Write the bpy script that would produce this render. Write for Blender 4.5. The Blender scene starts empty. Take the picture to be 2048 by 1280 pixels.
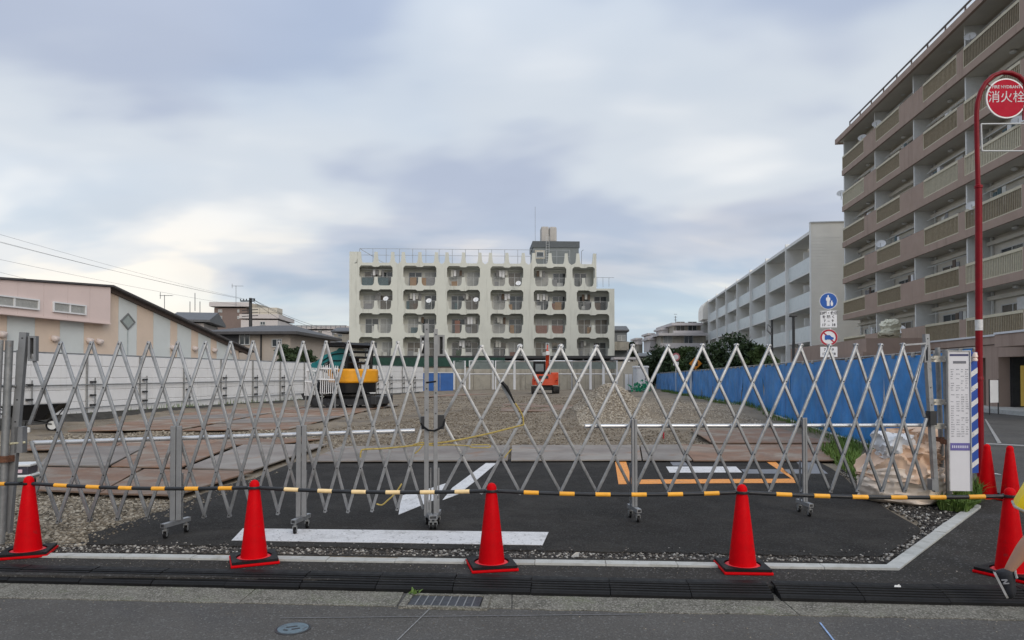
import bpy, bmesh, math, random
import numpy as np
from mathutils import Vector, Matrix
from mathutils.geometry import tessellate_polygon
random.seed(7); RNG = np.random.default_rng(7)
SC = bpy.context.scene
COL = SC.collection
R = math.radians
# ---------------------------------------------------------------- camera
F = 1400.0; CX = 1024.0; PY = 728.0; CAMZ = 1.60; PITCH = R(1.0)   # pixels of the 2048 x 1280 photograph
cam = bpy.data.cameras.new('camera'); camo = bpy.data.objects.new('camera', cam); COL.objects.link(camo)
cam.sensor_width = 36.0; cam.lens = F/2048*36.0; cam.shift_y = (PY-640)/2048
cam.clip_start = 0.05; cam.clip_end = 3000
camo.location = (0, 0, CAMZ); camo.rotation_euler = (R(90)+PITCH, 0, 0)
SC.camera = camo
# ---------------------------------------------------------------- world, sun, exposure
SUN_EL, SUN_AZ = 25.0, 153.0       # degrees; azimuth clockwise from +Y (ahead) towards +X (right)
w = bpy.data.worlds.new('World'); SC.world = w; w.use_nodes = True
nt = w.node_tree; nt.nodes.clear()
def wn(t, **k):
    n = nt.nodes.new(t)
    for a, b in k.items(): setattr(n, a, b)
    return n
def wl(a, b): nt.links.new(a, b)
out = wn('ShaderNodeOutputWorld'); bg = wn('ShaderNodeBackground'); bg.inputs[1].default_value = 0.105
wl(bg.outputs[0], out.inputs[0])
sky = wn('ShaderNodeTexSky'); sky.sky_type = 'NISHITA'; sky.sun_disc = False
sky.sun_elevation = R(SUN_EL); sky.sun_rotation = R(SUN_AZ); sky.air_density = 1.0; sky.dust_density = 1.5
tc = wn('ShaderNodeTexCoord'); sep = wn('ShaderNodeSeparateXYZ'); wl(tc.outputs['Generated'], sep.inputs[0])
def m(op, a, b=None, clamp=False):
    n = wn('ShaderNodeMath', operation=op); n.use_clamp = clamp
    for i, v in enumerate((a, b)):
        if v is None: continue
        if isinstance(v, (int, float)): n.inputs[i].default_value = v
        else: wl(v, n.inputs[i])
    return n.outputs[0]
zc = m('MAXIMUM', sep.outputs[2], 0.0)
den = m('ADD', zc, 0.26)
cx_ = m('DIVIDE', sep.outputs[0], den); cy_ = m('DIVIDE', sep.outputs[1], den)
comb = wn('ShaderNodeCombineXYZ'); wl(cx_, comb.inputs[0]); wl(cy_, comb.inputs[1])
def noise(scale, detail, rough, off, dist=0.0, sx=1.0):
    mp = wn('ShaderNodeMapping'); mp.inputs['Location'].default_value = off; mp.inputs['Scale'].default_value = (sx, 1, 1)
    mp.inputs['Rotation'].default_value = (0, 0, R(-18))
    wl(comb.outputs[0], mp.inputs[0])
    n = wn('ShaderNodeTexNoise'); n.inputs['Scale'].default_value = scale; n.inputs['Detail'].default_value = detail
    n.inputs['Roughness'].default_value = rough; n.inputs['Distortion'].default_value = dist
    wl(mp.outputs[0], n.inputs['Vector']); return n.outputs['Fac']
def ramp(fac, stops):
    r = wn('ShaderNodeValToRGB'); r.color_ramp.interpolation = 'EASE'
    while len(r.color_ramp.elements) < len(stops): r.color_ramp.elements.new(0.5)
    for e, (p, c) in zip(r.color_ramp.elements, stops):
        e.position = p; e.color = (c[0], c[1], c[2], 1) if not isinstance(c, (int, float)) else (c, c, c, 1)
    wl(fac, r.inputs[0]); return r.outputs[0]
def mixc(fac, a, b, blend='MIX'):
    n = wn('ShaderNodeMix'); n.data_type = 'RGBA'; n.blend_type = blend; n.clamp_factor = True
    if isinstance(fac, (int, float)): n.inputs[0].default_value = fac
    else: wl(fac, n.inputs[0])
    for i, v in ((6, a), (7, b)):
        if isinstance(v, tuple): n.inputs[i].default_value = (*v, 1)
        else: wl(v, n.inputs[i])
    return n.outputs[2]
big = noise(0.75, 4.0, 0.5, (0.4, 5.2, 0), 0.35, 0.75)
fine = noise(1.9, 4.0, 0.48, (4.4, 6.2, 0), 0.25, 0.6)
gaps = noise(0.85, 3.0, 0.5, (1.4, 8.6, 0), 0.5, 0.6)
dens = m('ADD', m('MULTIPLY', big, 0.74), m('MULTIPLY', fine, 0.26))
# cloud shade: thin bright to thick grey-blue
shade = ramp(dens, [(0.37, (0.77, 0.78, 0.785)), (0.455, (0.57, 0.615, 0.67)), (0.517, (0.40, 0.45, 0.56)), (0.60, (0.295, 0.335, 0.435))])
# low layers close to the horizon glow a warm white in the evening
lowf = ramp(sep.outputs[2], [(0.0, 1.0), (0.12, 0.6), (0.27, 0.0)])
warm = ramp(fine, [(0.40, (0.95, 0.86, 0.73)), (0.48, (0.66, 0.665, 0.67)), (0.59, (0.43, 0.515, 0.61))])
cloud = mixc(lowf, shade, warm)
# overcast skies grow brighter towards the zenith
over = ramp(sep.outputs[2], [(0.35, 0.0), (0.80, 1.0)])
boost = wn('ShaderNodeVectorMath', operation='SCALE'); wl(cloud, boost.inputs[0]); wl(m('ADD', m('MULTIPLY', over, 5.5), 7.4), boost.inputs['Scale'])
cover = ramp(gaps, [(0.36, 0.72), (0.56, 0.97)])
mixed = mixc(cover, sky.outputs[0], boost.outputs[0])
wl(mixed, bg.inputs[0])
sl = bpy.data.lights.new('sun', 'SUN'); sl.energy = 0.9; sl.angle = R(40); sl.color = (1.0, 0.91, 0.80)
so = bpy.data.objects.new('sun', sl); COL.objects.link(so)
sd = Vector((math.sin(R(SUN_AZ))*math.cos(R(SUN_EL)), math.cos(R(SUN_AZ))*math.cos(R(SUN_EL)), math.sin(R(SUN_EL))))
so.rotation_euler = sd.to_track_quat('Z', 'Y').to_euler(); so.location = sd*60
SC.view_settings.view_transform = 'Standard'; SC.view_settings.look = 'None'
SC.view_settings.exposure = 0.62; SC.view_settings.gamma = 1.0; SC.view_settings.use_curve_mapping = False
# ---------------------------------------------------------------- pixels to places
cp, sp_ = math.cos(PITCH), math.sin(PITCH)
def ray(px, py):
    x = (px-CX)/F; y = (PY-py)/F
    return Vector((x, cp - y*sp_, sp_ + y*cp))
def P(px, py, Y):
    d = ray(px, py); return Vector((0, 0, CAMZ)) + d*(Y/d.y)
def G(px, py, z=0.0):
    d = ray(px, py); return Vector((0, 0, CAMZ)) + d*((z-CAMZ)/d.z)
def Z(py, Y): return P(CX, py, Y).z
def Xat(px, Y): return (px-CX)/F*Y
def smooth(a, b, x):
    t = min(1, max(0, (x-a)/(b-a))); return t*t*(3-2*t)
def zg(Y): return 0.33*smooth(14.5, 30, Y)            # the lot rises a little towards the back
def GT(px, py, dz=0.0):                               # pixel on the rising lot
    z = 0.0
    for _ in range(12):
        p = G(px, py, z+dz); z = zg(p.y)
    return p
# ---------------------------------------------------------------- materials
MATS = {}
def mat(name, col, rough=0.7, metal=0.0, var=0.12, scale=6.0, bump=0.0, bscale=40.0, col2=None, spec=0.4, rnd=0.0, speck=None, fine=0.0, coord='Object', emit=None, sub=0.0, stain=None, fscale=170, streak=None):
    if name in MATS: return MATS[name]
    M = bpy.data.materials.new(name); M.use_nodes = True; t = M.node_tree; b = t.nodes['Principled BSDF']
    def N(k, **kw):
        n = t.nodes.new(k)
        for a, v in kw.items(): setattr(n, a, v)
        return n
    L = t.links.new
    c = N('ShaderNodeTexCoord')
    gpos = N('ShaderNodeNewGeometry').outputs['Position'] if coord == 'World' else None
    def nz(s, det=4, ro=0.6, vec=None, dist=0.0):
        n = N('ShaderNodeTexNoise'); n.inputs['Scale'].default_value = s; n.inputs['Detail'].default_value = det; n.inputs['Roughness'].default_value = ro
        n.inputs['Distortion'].default_value = dist
        L(vec or gpos or c.outputs[coord], n.inputs['Vector']); return n.outputs['Fac']
    def mx(f, a, bb, bl='MIX'):
        n = N('ShaderNodeMix'); n.data_type = 'RGBA'; n.blend_type = bl
        if isinstance(f, float): n.inputs[0].default_value = f
        else: L(f, n.inputs[0])
        for i, v in ((6, a), (7, bb)):
            if isinstance(v, tuple): n.inputs[i].default_value = (*v, 1)
            else: L(v, n.inputs[i])
        return n.outputs[2]
    def rp(f, a, bb, va=0.0, vb=1.0):
        n = N('ShaderNodeMapRange'); n.inputs[1].default_value = a; n.inputs[2].default_value = bb; n.inputs[3].default_value = va; n.inputs[4].default_value = vb
        L(f, n.inputs[0]); return n.outputs[0]
    lo = tuple(x*(1-var) for x in col); hi = tuple(min(1, x*(1+var)) for x in col)
    base = mx(rp(nz(scale), 0.3, 0.7), lo, hi)
    if col2: base = mx(rp(nz(scale*0.55, 5, 0.65, dist=0.4), 0.42, 0.62), base, col2)
    if stain:                                   # (colour, scale, low, high)
        base = mx(rp(nz(stain[1], 6, 0.7, dist=0.6), stain[2], stain[3]), base, stain[0])
    if streak:                                  # rain streaks: (colour, scale, low, high)
        mp = N('ShaderNodeMapping'); mp.inputs['Scale'].default_value = (1, 1, 0.07); L(gpos or c.outputs[coord], mp.inputs[0])
        base = mx(rp(nz(streak[1], 5, 0.7, mp.outputs[0]), streak[2], streak[3]), base, streak[0])
    if fine: base = mx(rp(nz(fscale, 2, 0.6), 0.3, 0.7), base, mx(1.0, base, (1+fine, 1+fine, 1+fine), 'MULTIPLY'))
    if speck:                                   # (colour, scale, threshold)
        v = N('ShaderNodeTexVoronoi'); v.inputs['Scale'].default_value = speck[1]; L(gpos or c.outputs[coord], v.inputs['Vector'])
        sx = N('ShaderNodeSeparateColor'); L(v.outputs['Color'], sx.inputs[0])
        base = mx(rp(sx.outputs[0], speck[2], speck[2]+0.02), base, speck[0])
    if rnd:
        oi = N('ShaderNodeObjectInfo'); hs = N('ShaderNodeHueSaturation'); L(base, hs.inputs['Color'])
        L(rp(oi.outputs['Random'], 0, 1, 1-rnd, 1+rnd), hs.inputs['Value']); base = hs.outputs[0]
    L(base, b.inputs['Base Color'])
    L(rp(nz(scale*2.3), 0.3, 0.7, max(0.03, rough-0.09), min(1, rough+0.09)), b.inputs['Roughness'])
    b.inputs['Metallic'].default_value = metal; b.inputs['Specular IOR Level'].default_value = spec
    if sub: b.inputs['Subsurface Weight'].default_value = sub
    if bump:
        bp = N('ShaderNodeBump'); bp.inputs['Strength'].default_value = bump; bp.inputs['Distance'].default_value = 0.01
        L(nz(bscale, 3, 0.65), bp.inputs['Height']); L(bp.outputs[0], b.inputs['Normal'])
    if emit: b.inputs['Emission Color'].default_value = (*col, 1); b.inputs['Emission Strength'].default_value = emit
    MATS[name] = M; return M
# ---------------------------------------------------------------- mesh builder
class MB:
    def __init__(s): s.v = []; s.f = []
    def add(s, vs, fs):
        o = len(s.v); s.v += [tuple(x) for x in vs]; s.f += [tuple(i+o for i in f) for f in fs]; return s
    def box(s, a, b, mtx=None):
        x0, y0, z0 = a; x1, y1, z1 = b
        vs = [(x0,y0,z0),(x1,y0,z0),(x1,y1,z0),(x0,y1,z0),(x0,y0,z1),(x1,y0,z1),(x1,y1,z1),(x0,y1,z1)]
        if mtx is not None: vs = [mtx @ Vector(v) for v in vs]
        return s.add(vs, [(0,3,2,1),(4,5,6,7),(0,1,5,4),(1,2,6,5),(2,3,7,6),(3,0,4,7)])
    def bevbox(s, a, b, r, mtx=None):
        bm = bmesh.new(); bmesh.ops.create_cube(bm, size=1)
        for v in bm.verts: v.co = Vector([(a[i]+b[i])/2 + v.co[i]*(b[i]-a[i]) for i in range(3)])
        bmesh.ops.bevel(bm, geom=list(bm.edges), offset=r, segments=2, affect='EDGES', profile=0.6)
        return s.bm(bm, mtx)
    def bm(s, bm, mtx=None):
        bm.verts.index_update()
        s.add([(mtx @ v.co) if mtx is not None else v.co.copy() for v in bm.verts], [[v.index for v in f.verts] for f in bm.faces]); bm.free(); return s
    def beam(s, p, q, wd, th, up=(0,0,1)):
        p = Vector(p); q = Vector(q); d = (q-p); L = d.length
        if L < 1e-6: return s
        d /= L; u = Vector(up)
        if abs(d.dot(u)) > 0.99: u = Vector((0,1,0))
        sx = d.cross(u).normalized(); sz = sx.cross(d).normalized()
        M = Matrix((( sx.x, d.x, sz.x, p.x),(sx.y, d.y, sz.y, p.y),(sx.z, d.z, sz.z, p.z),(0,0,0,1)))
        return s.box((-wd/2, 0, -th/2), (wd/2, L, th/2), M)
    def tube(s, pts, r, n=8, cap=True):
        pts = [Vector(p) for p in pts]; rs = r if isinstance(r, (list, tuple)) else [r]*len(pts)
        o = len(s.v); prev = None
        for i, p in enumerate(pts):
            d = (pts[min(i+1, len(pts)-1)] - pts[max(i-1, 0)]).normalized()
            if prev is None:
                u = Vector((0,0,1)) if abs(d.z) < 0.9 else Vector((1,0,0))
            else: u = prev
            a = (u - d*u.dot(d)).normalized(); prev = a; b = d.cross(a)
            for k in range(n):
                t = 2*math.pi*k/n; s.v.append(tuple(p + (a*math.cos(t)+b*math.sin(t))*rs[i]))
        for i in range(len(pts)-1):
            for k in range(n):
                k2 = (k+1) % n; s.f.append((o+i*n+k, o+i*n+k2, o+(i+1)*n+k2, o+(i+1)*n+k))
        if cap:
            s.f.append(tuple(o+k for k in range(n))[::-1]); s.f.append(tuple(o+(len(pts)-1)*n+k for k in range(n)))
        return s
    def lathe(s, prof, n=24, mtx=None):
        o = len(s.v)
        for r, z in prof:
            for k in range(n):
                t = 2*math.pi*k/n; v = Vector((r*math.cos(t), r*math.sin(t), z)); s.v.append(tuple(mtx @ v if mtx is not None else v))
        for i in range(len(prof)-1):
            for k in range(n):
                k2 = (k+1) % n; s.f.append((o+i*n+k, o+i*n+k2, o+(i+1)*n+k2, o+(i+1)*n+k))
        return s
    def prism(s, poly, y0, y1, mtx=None, holes=(), sides=True, back=True):
        """poly in (x,z), extruded along y"""
        loops = [poly]+list(holes)
        flat = [p for l in loops for p in l]; n = len(flat)
        tris = tessellate_polygon([[Vector((p[0], p[1], 0)) for p in l] for l in loops])
        vs = [Vector((p[0], y0, p[1])) for p in flat] + [Vector((p[0], y1, p[1])) for p in flat]
        if mtx is not None: vs = [mtx @ v for v in vs]
        fs = [tuple(t) for t in tris]
        if back: fs += [tuple(i+n for i in t) for t in tris]
        if sides:
            o = 0
            for li, l in enumerate(loops):
                m_ = len(l)
                if not (sides == 'holes' and li == 0):
                    for i in range(m_): fs.append((o+i, o+(i+1) % m_, o+n+(i+1) % m_, o+n+i))
                o += m_
        return s.add(vs, fs)
    def slab(s, pts, t):
        """polygon of world points, thickness t downwards"""
        pts = [Vector(p) for p in pts]; n = len(pts)
        tris = tessellate_polygon([[Vector((p.x, p.y, 0)) for p in pts]])
        vs = pts + [p - Vector((0,0,t)) for p in pts]
        fs = [tuple(t_) for t_ in tris] + [tuple(i+n for i in t_) for t_ in tris] + [(i, (i+1) % n, n+(i+1) % n, n+i) for i in range(n)]
        return s.add(vs, fs)
    def mesh(s, name, mt=None, smooth=False, recalc=True):
        me = bpy.data.meshes.new(name); me.from_pydata(s.v, [], s.f)
        if recalc:
            b = bmesh.new(); b.from_mesh(me); bmesh.ops.recalc_face_normals(b, faces=b.faces); b.to_mesh(me); b.free()
        if smooth:
            me.polygons.foreach_set('use_smooth', [True]*len(me.polygons))
            if smooth != 'full':
                try: me.set_sharp_from_angle(angle=R(40))
                except Exception: pass
        if mt: me.materials.append(mt)
        me.update(); return me
    def build(s, name, mt, parent=None, smooth=False, loc=None, recalc=True):
        return inst(name, s.mesh(name, mt, smooth, recalc), parent, loc)
def inst(name, me, parent=None, loc=None, rot=None, scale=None):
    o = bpy.data.objects.new(name, me); COL.objects.link(o)
    if parent is not None: o.parent = parent
    if loc is not None: o.location = loc
    if rot is not None: o.rotation_euler = rot
    if scale is not None: o.scale = scale
    return o
def tag(o, label=None, cat=None, group=None, kind=None):
    if label: o['label'] = label
    if cat: o['category'] = cat
    if group: o['group'] = group
    if kind: o['kind'] = kind
    return o
def thing(name, label, cat, loc=(0,0,0), rz=0.0, group=None):
    o = bpy.data.objects.new(name, None); COL.objects.link(o); o.empty_display_size = 0.2
    o.location = loc; o.rotation_euler = (0, 0, rz); return tag(o, label, cat, group)
def copy_tree(o, parent=None):
    c = o.copy(); COL.objects.link(c)
    if parent is not None: c.parent = parent
    for ch in list(o.children): copy_tree(ch, c)
    return c
def text_mesh(body, size, mt, name, parent, mtx, ext=0.002, align='CENTER', bold=0.0):
    cu = bpy.data.curves.new(name, 'FONT'); cu.body = body; cu.size = size; cu.extrude = ext; cu.align_x = align; cu.align_y = 'CENTER'; cu.offset = bold
    cu.resolution_u = 3
    t = bpy.data.objects.new(name, cu); COL.objects.link(t); bpy.context.view_layer.update()
    me = bpy.data.meshes.new_from_object(t.evaluated_get(bpy.context.evaluated_depsgraph_get()))
    bpy.data.objects.remove(t); bpy.data.curves.remove(cu)
    me.transform(mtx); me.materials.clear(); me.materials.append(mt)
    return inst(name, me, parent)
FACE = Matrix(((1,0,0,0),(0,0,-1,0),(0,1,0,0),(0,0,0,1)))      # xy text to an upright plane facing -Y
# ---------------------------------------------------------------- palette
m_road = mat('asphalt_old', (0.075,0.071,0.0655), 0.92, var=0.16, scale=0.9, bump=0.7, bscale=110, fine=0.75, fscale=95, speck=((0.15,0.148,0.14), 85, 0.93), stain=((0.058,0.058,0.059), 0.5, 0.5, 0.75), spec=0.08)
m_asph = mat('asphalt_new', (0.023,0.0216,0.020), 0.9, var=0.2, scale=1.3, bump=1.0, bscale=90, fine=1.1, fscale=85, speck=((0.06,0.059,0.057), 75, 0.88), stain=((0.040,0.037,0.033), 0.9, 0.5, 0.75), spec=0.08)
m_walk = mat('asphalt_sidewalk', (0.031,0.029,0.0265), 0.92, var=0.2, scale=1.6, bump=1.0, bscale=90, fine=1.1, fscale=85, speck=((0.12,0.116,0.11), 75, 0.93), stain=((0.043,0.042,0.041), 1.2, 0.5, 0.72), spec=0.08)
m_gutter = mat('exposed_aggregate', (0.105,0.10,0.084), 0.92, var=0.3, scale=6, bump=1.0, bscale=70, fine=0.8, fscale=70, speck=((0.27,0.255,0.22), 105, 0.74), stain=((0.11,0.115,0.08), 2.2, 0.52, 0.7), spec=0.08)
m_kerb = mat('kerb_concrete', (0.40,0.40,0.375), 0.85, var=0.1, scale=5, bump=0.25, bscale=120, fine=0.2, rnd=0.09, stain=((0.25,0.245,0.215), 6, 0.5, 0.75))
m_rubber = mat('rubber_black', (0.0075,0.0075,0.0078), 0.55, var=0.25, scale=7, bump=0.2, bscale=90, rnd=0.12, stain=((0.018,0.0175,0.017), 3, 0.52, 0.75), spec=0.18)
m_paint = mat('paint_white', (0.72,0.71,0.70), 0.7, var=0.05, scale=6, bump=0.4, bscale=90, fine=-.25, fscale=80, stain=((0.40,0.385,0.365), 4, 0.52, 0.74), speck=((0.22,0.215,0.21), 60, 0.965))
m_paint_o = mat('paint_orange', (0.86,0.33,0.06), 0.65, var=0.07, scale=5, fine=-.2, fscale=80, stain=((0.45,0.21,0.085), 5, 0.54, 0.74), speck=((0.14,0.07,0.04), 60, 0.965))
m_paint_g = mat('paint_grey', (0.17,0.175,0.19), 0.7, var=0.1, scale=6)
m_gravel = mat('gravel_ground', (0.15,0.122,0.089), 0.95, var=0.3, scale=1.1, bump=1.0, bscale=42, col2=(0.195,0.162,0.12), fine=0.6, speck=((0.24,0.22,0.19), 38, 0.86), stain=((0.075,0.064,0.055), 0.5, 0.54, 0.72), coord='Object', spec=0.08)
m_dirt = mat('dirt', (0.09,0.08,0.065), 0.95, var=0.3, scale=2, bump=1.0, bscale=30)
m_steel = mat('steel_plate_rust', (0.225,0.13,0.082), 0.78, var=0.25, scale=1.6, bump=0.2, bscale=50, col2=(0.20,0.145,0.11), stain=((0.30,0.26,0.21), 1.1, 0.48, 0.68), rnd=0.16)
m_steel_g = mat('steel_plate_grey', (0.20,0.17,0.148), 0.72, var=0.16, scale=1.2, bump=0.15, bscale=50, col2=(0.265,0.24,0.21), stain=((0.23,0.115,0.055), 1.3, 0.56, 0.74), rnd=0.12)
m_alu = mat('aluminium', (0.315,0.325,0.335), 0.40, 0.6, var=0.14, scale=9, spec=0.5, rnd=.10, stain=((0.18,0.178,0.175), 7, 0.52, 0.72))
m_alu_d = mat('aluminium_dull', (0.235,0.24,0.245), 0.5, 0.5, var=0.1, scale=9)
m_pipe = mat('pipe_silver', (0.58,0.59,0.60), 0.33, 0.6, var=0.05, scale=9)
m_galv = mat('galvanised', (0.23,0.235,0.235), 0.55, 0.45, var=0.18, scale=12, stain=((0.20,0.15,0.115), 9, 0.60, 0.74))
m_dark = mat('dark_metal', (0.035,0.036,0.038), 0.5, 0.2, var=0.2)
m_black = mat('black_plastic', (0.009,0.009,0.0095), 0.5, var=0.2, spec=0.2)
m_red = mat('cone_red', (0.54,0.0005,0.004), 0.55, var=0.10, scale=7, spec=0.08, rnd=0.08, sub=0.0, bump=.15, bscale=30, stain=((0.34,0.004,0.006), 7, 0.56, 0.78), speck=((0.24,0.02,0.02), 42, 0.985))
m_yel = mat('bar_yellow', (0.86,0.40,0.035), 0.45, var=0.08, scale=20, rnd=0.06)
m_cream = mat('bar_cream', (0.84,0.62,0.32), 0.5, var=0.08, scale=20)
m_tube = mat('bar_black', (0.017,0.018,0.02), 0.38, var=0.2, scale=12)
m_white = mat('white_panel', (0.70,0.705,0.71), 0.5, var=0.03, scale=3, rnd=0.025, stain=((0.63,0.635,0.63), 2.2, 0.55, 0.8), coord='World', streak=((0.57,0.57,0.55), 3.0, 0.58, 0.78))
m_blue = mat('tarp_blue', (0.022,0.20,0.52), 0.42, var=0.2, scale=2.5, bump=0.6, bscale=9, stain=((0.05,0.23,0.50), 1.3, 0.5, 0.70), streak=((0.012,0.13,0.37), 2.2, 0.5, 0.7), coord='World')
m_conc = mat('concrete', (0.43,0.395,0.325), 0.85, var=0.1, scale=1.6, streak=((0.27,0.245,0.20), 1.6, 0.52, 0.70), coord='World', bump=0.15, bscale=60, stain=((0.235,0.225,0.20), 1.2, 0.52, 0.72))
m_fac = mat('facade_cream', (0.595,0.60,0.53), 0.8, var=0.035, scale=0.8, stain=((0.52,0.525,0.465), 0.5, 0.55, 0.8), coord='World', streak=((0.41,0.41,0.355), 2.6, 0.54, 0.74))
m_facin = mat('facade_inner', (0.62,0.625,0.575), 0.8, var=0.05, scale=1)
m_glass = mat('window_glass', (0.045,0.055,0.062), 0.08, var=0.2, scale=1, spec=0.8)
m_glass2 = mat('window_curtain', (0.33,0.335,0.32), 0.25, var=0.12, scale=3, spec=0.7)
m_glass3 = mat('window_dark_curtain', (0.13,0.115,0.095), 0.2, var=0.2, scale=2, spec=0.7)
m_frame = mat('window_frame', (0.55,0.56,0.55), 0.45, 0.2, var=0.04)
m_leaf = mat('leaf', (0.052,0.085,0.028), 0.65, var=0.4, scale=2.2, col2=(0.078,0.115,0.035), spec=0.25)
m_leaf2 = mat('leaf_dark', (0.028,0.046,0.022), 0.65, var=0.4, scale=2.2, col2=(0.042,0.068,0.026), spec=0.25)
m_grass = mat('grass', (0.085,0.15,0.028), 0.7, var=0.35, scale=5, col2=(0.13,0.19,0.05), spec=0.2)
m_bark = mat('bark', (0.09,0.07,0.05), 0.9, var=0.3, scale=9, bump=0.5)
GLASS = [m_glass, m_glass, m_glass2, m_glass3]
# ================================================================ ground, road, pavement
def struct(name, mb, mt, parent=None, smooth=False):
    o = mb.build(name, mt, parent, smooth)
    if parent is None: o['kind'] = 'structure'
    return o
ROADZ = -0.06
g = MB(); g.add([(-900,-200,-0.35),(900,-200,-0.35),(900,1500,-0.35),(-900,1500,-0.35)], [(0,1,2,3)])
struct('ground', g, m_dirt)
def line2(a, b):
    a = Vector((a.x, a.y)); b = Vector((b.x, b.y))
    k = (b.y-a.y)/(b.x-a.x); return lambda X: a.y + k*(X-a.x)
SF = line2(G(200,1152), G(1912,1177))                  # front edge of the pavement (step to the road)
KN = line2(G(93,1111,0.02), G(1798,1136,0.02))         # near edge of the kerb blocks
GN = line2(G(0,1195,ROADZ), G(2048,1240,ROADZ))        # road side of the gutter
g = MB(); g.add([(-70,-14,ROADZ-0.006),(70,-14,ROADZ-0.006),(70,SF(70)+.3,ROADZ-0.006),(-70,SF(-70)+.3,ROADZ-0.006)], [(0,1,2,3)])
struct('road', g, m_road)
# thin chalk survey line and old joint on the road
for a, b, wd, c in ((G(1640,1245,ROADZ), G(1675,1290,ROADZ), 0.012, (0.24,0.34,0.52)), (G(862,1215,ROADZ), G(790,1285,ROADZ), 0.008, (0.23,0.23,0.225)), (G(560,1236,ROADZ), G(1290,1228,ROADZ), 0.01, (0.15,0.15,0.15))):
    d = (b-a); n = Vector((-d.y, d.x, 0)).normalized()*wd/2; up = Vector((0,0,0.0005))
    mb = MB(); mb.add([a-n+up, b-n+up, b+n+up, a+n+up], [(0,1,2,3)])
    struct('road_line', mb, mat('chalk_%.2f' % c[2], c, 0.9, var=0.3, scale=30))
# gutter made of precast lengths with joints
gut = tag(thing('gutter', None, None), kind='structure')
gxs = [-34+i*2.0 for i in range(35)]
GRX0, GRX1 = G(800,1204,ROADZ).x, G(972,1204,ROADZ).x       # the drain grate interrupts the gutter
for i in range(len(gxs)-1):
    segs = [(gxs[i]+.004, gxs[i+1]-.004)]
    if gxs[i] < GRX0 < gxs[i+1]: segs = [(gxs[i]+.004, GRX0-.01)] + ([(GRX1+.01, gxs[i+1]-.004)] if GRX1 < gxs[i+1] else [])
    elif gxs[i] < GRX1 < gxs[i+1]: segs = [(GRX1+.01, gxs[i+1]-.004)]
    elif GRX0 < gxs[i] and gxs[i+1] < GRX1: segs = []
    for a, b in segs:
        n = max(2, int((b-a)/0.12)); front = []
        for k in range(n+1):
            x = a+(b-a)*k/n; front.append(Vector((x, GN(x)+random.uniform(-.012, .012), ROADZ)))
        mb = MB(); mb.slab(front + [Vector((b, SF(b)+.12, ROADZ+.004)), Vector((a, SF(a)+.12, ROADZ+.004))], 0.05)
        mb.build('gutter_block', m_gutter, gut)
# pavement slab
mb = MB()
CH0, CH1 = G(1798,1136,0.02), G(1962,1011,0.02)        # kerb chamfer, street side
XR0 = CH1.x
mb.slab([Vector((-40, SF(-40), 0)), Vector((40, SF(40), 0)), Vector((40, 9.2, 0)), Vector((XR0+.05, 9.2, 0)), Vector((CH1.x+.02, CH1.y, 0)), Vector((CH0.x+.01, CH0.y+.02, 0)), Vector((-40, KN(-40)+.02, 0))], 0.12)
struct('sidewalk', mb, m_walk)
mb = MB(); mb.add([(XR0-1.0, 9.2, -0.03), (70, 9.2, -0.03), (70, 140, -0.03), (6.35+.115*140, 140, -0.03), (6.35+.115*30, 30, -0.03)], [(0,1,2,3,4)])
struct('side_street', mb, m_road)
# ---- kerb blocks, one by one
kerb = tag(thing('kerb', None, None), kind='structure')
kw = 0.115
def kblock(a, b):
    d = (b-a).normalized(); n = Vector((-d.y, d.x, 0))
    a = a + d*.003; b = b - d*.003
    m_ = MB(); z = Vector((0,0,random.uniform(.012,.02)))
    m_.slab([a+z, b+z, b+n*kw+z, a+n*kw+z], 0.12); m_.build('kerb_block', m_kerb, kerb)
x = CH0.x; p0 = Vector((CH0.x, KN(CH0.x), 0)); dirk = Vector((-1, KN(-1)-KN(0), 0)).normalized()
q = p0.copy()
for i in range(26):
    nx = q + dirk*0.6; kblock(nx, q); q = nx
q = Vector((CH0.x, CH0.y, 0)); dirc = (Vector((CH1.x, CH1.y, 0)) - q); Lc = dirc.length; dirc.normalize()
t = 0
while t < Lc-0.05:
    e = min(t+0.6, Lc); kblock(q+dirc*t, q+dirc*e); t = e
q2 = Vector((CH1.x, CH1.y, 0)); d2 = Vector((.115, 1, 0)).normalized()
for i in range(10): kblock(q2+d2*0.6*i, q2+d2*0.6*(i+1))
# ---- lot surface
MND = [(Xat(1216,24.6), 24.6, 1.25, 0.92), (Xat(1190,23.2), 23.0, 1.0, 0.30), (Xat(1235,23.6), 23.6, 1.1, 0.42), (Xat(1370,27), 27.5, 4.2, 0.16), (Xat(1120,33), 33, 2.4, 0.12)]
def hz(X, Y):
    z = zg(Y)-0.02
    for mx_, my_, r, h in MND:
        q_ = ((X-mx_)**2 + ((Y-my_))**2)/(r*r)
        if q_ < 6: z += h*math.exp(-1.35*q_) if h > .2 else h*(1-smooth(0.4, 1.2, math.sqrt(q_)))
    s = smooth(13.5, 17, Y)
    z += s*(0.022*math.sin(X*1.7+Y*.9)+0.018*math.sin(X*3.1-Y*2.3)+.015*math.sin(Y*5.1+X*.7))
    return z
def XL(Y): return -19.6+.213*Y - 3.0
def XR(Y):
    if Y < CH1.y: return CH0.x + (CH1.x-CH0.x)*max(0, (Y-CH0.y))/(CH1.y-CH0.y) - .05
    return 6.30+.115*Y if Y > 12 else (CH1.x + (6.30+.115*12-CH1.x)*(Y-CH1.y)/(12-CH1.y))
Ys = [5.4+.2*i for i in range(55)] + [16.4+.3*i for i in range(56)] + [33.2+1.0*i for i in range(38)]
NU = 90; vs = []; fs = []
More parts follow.
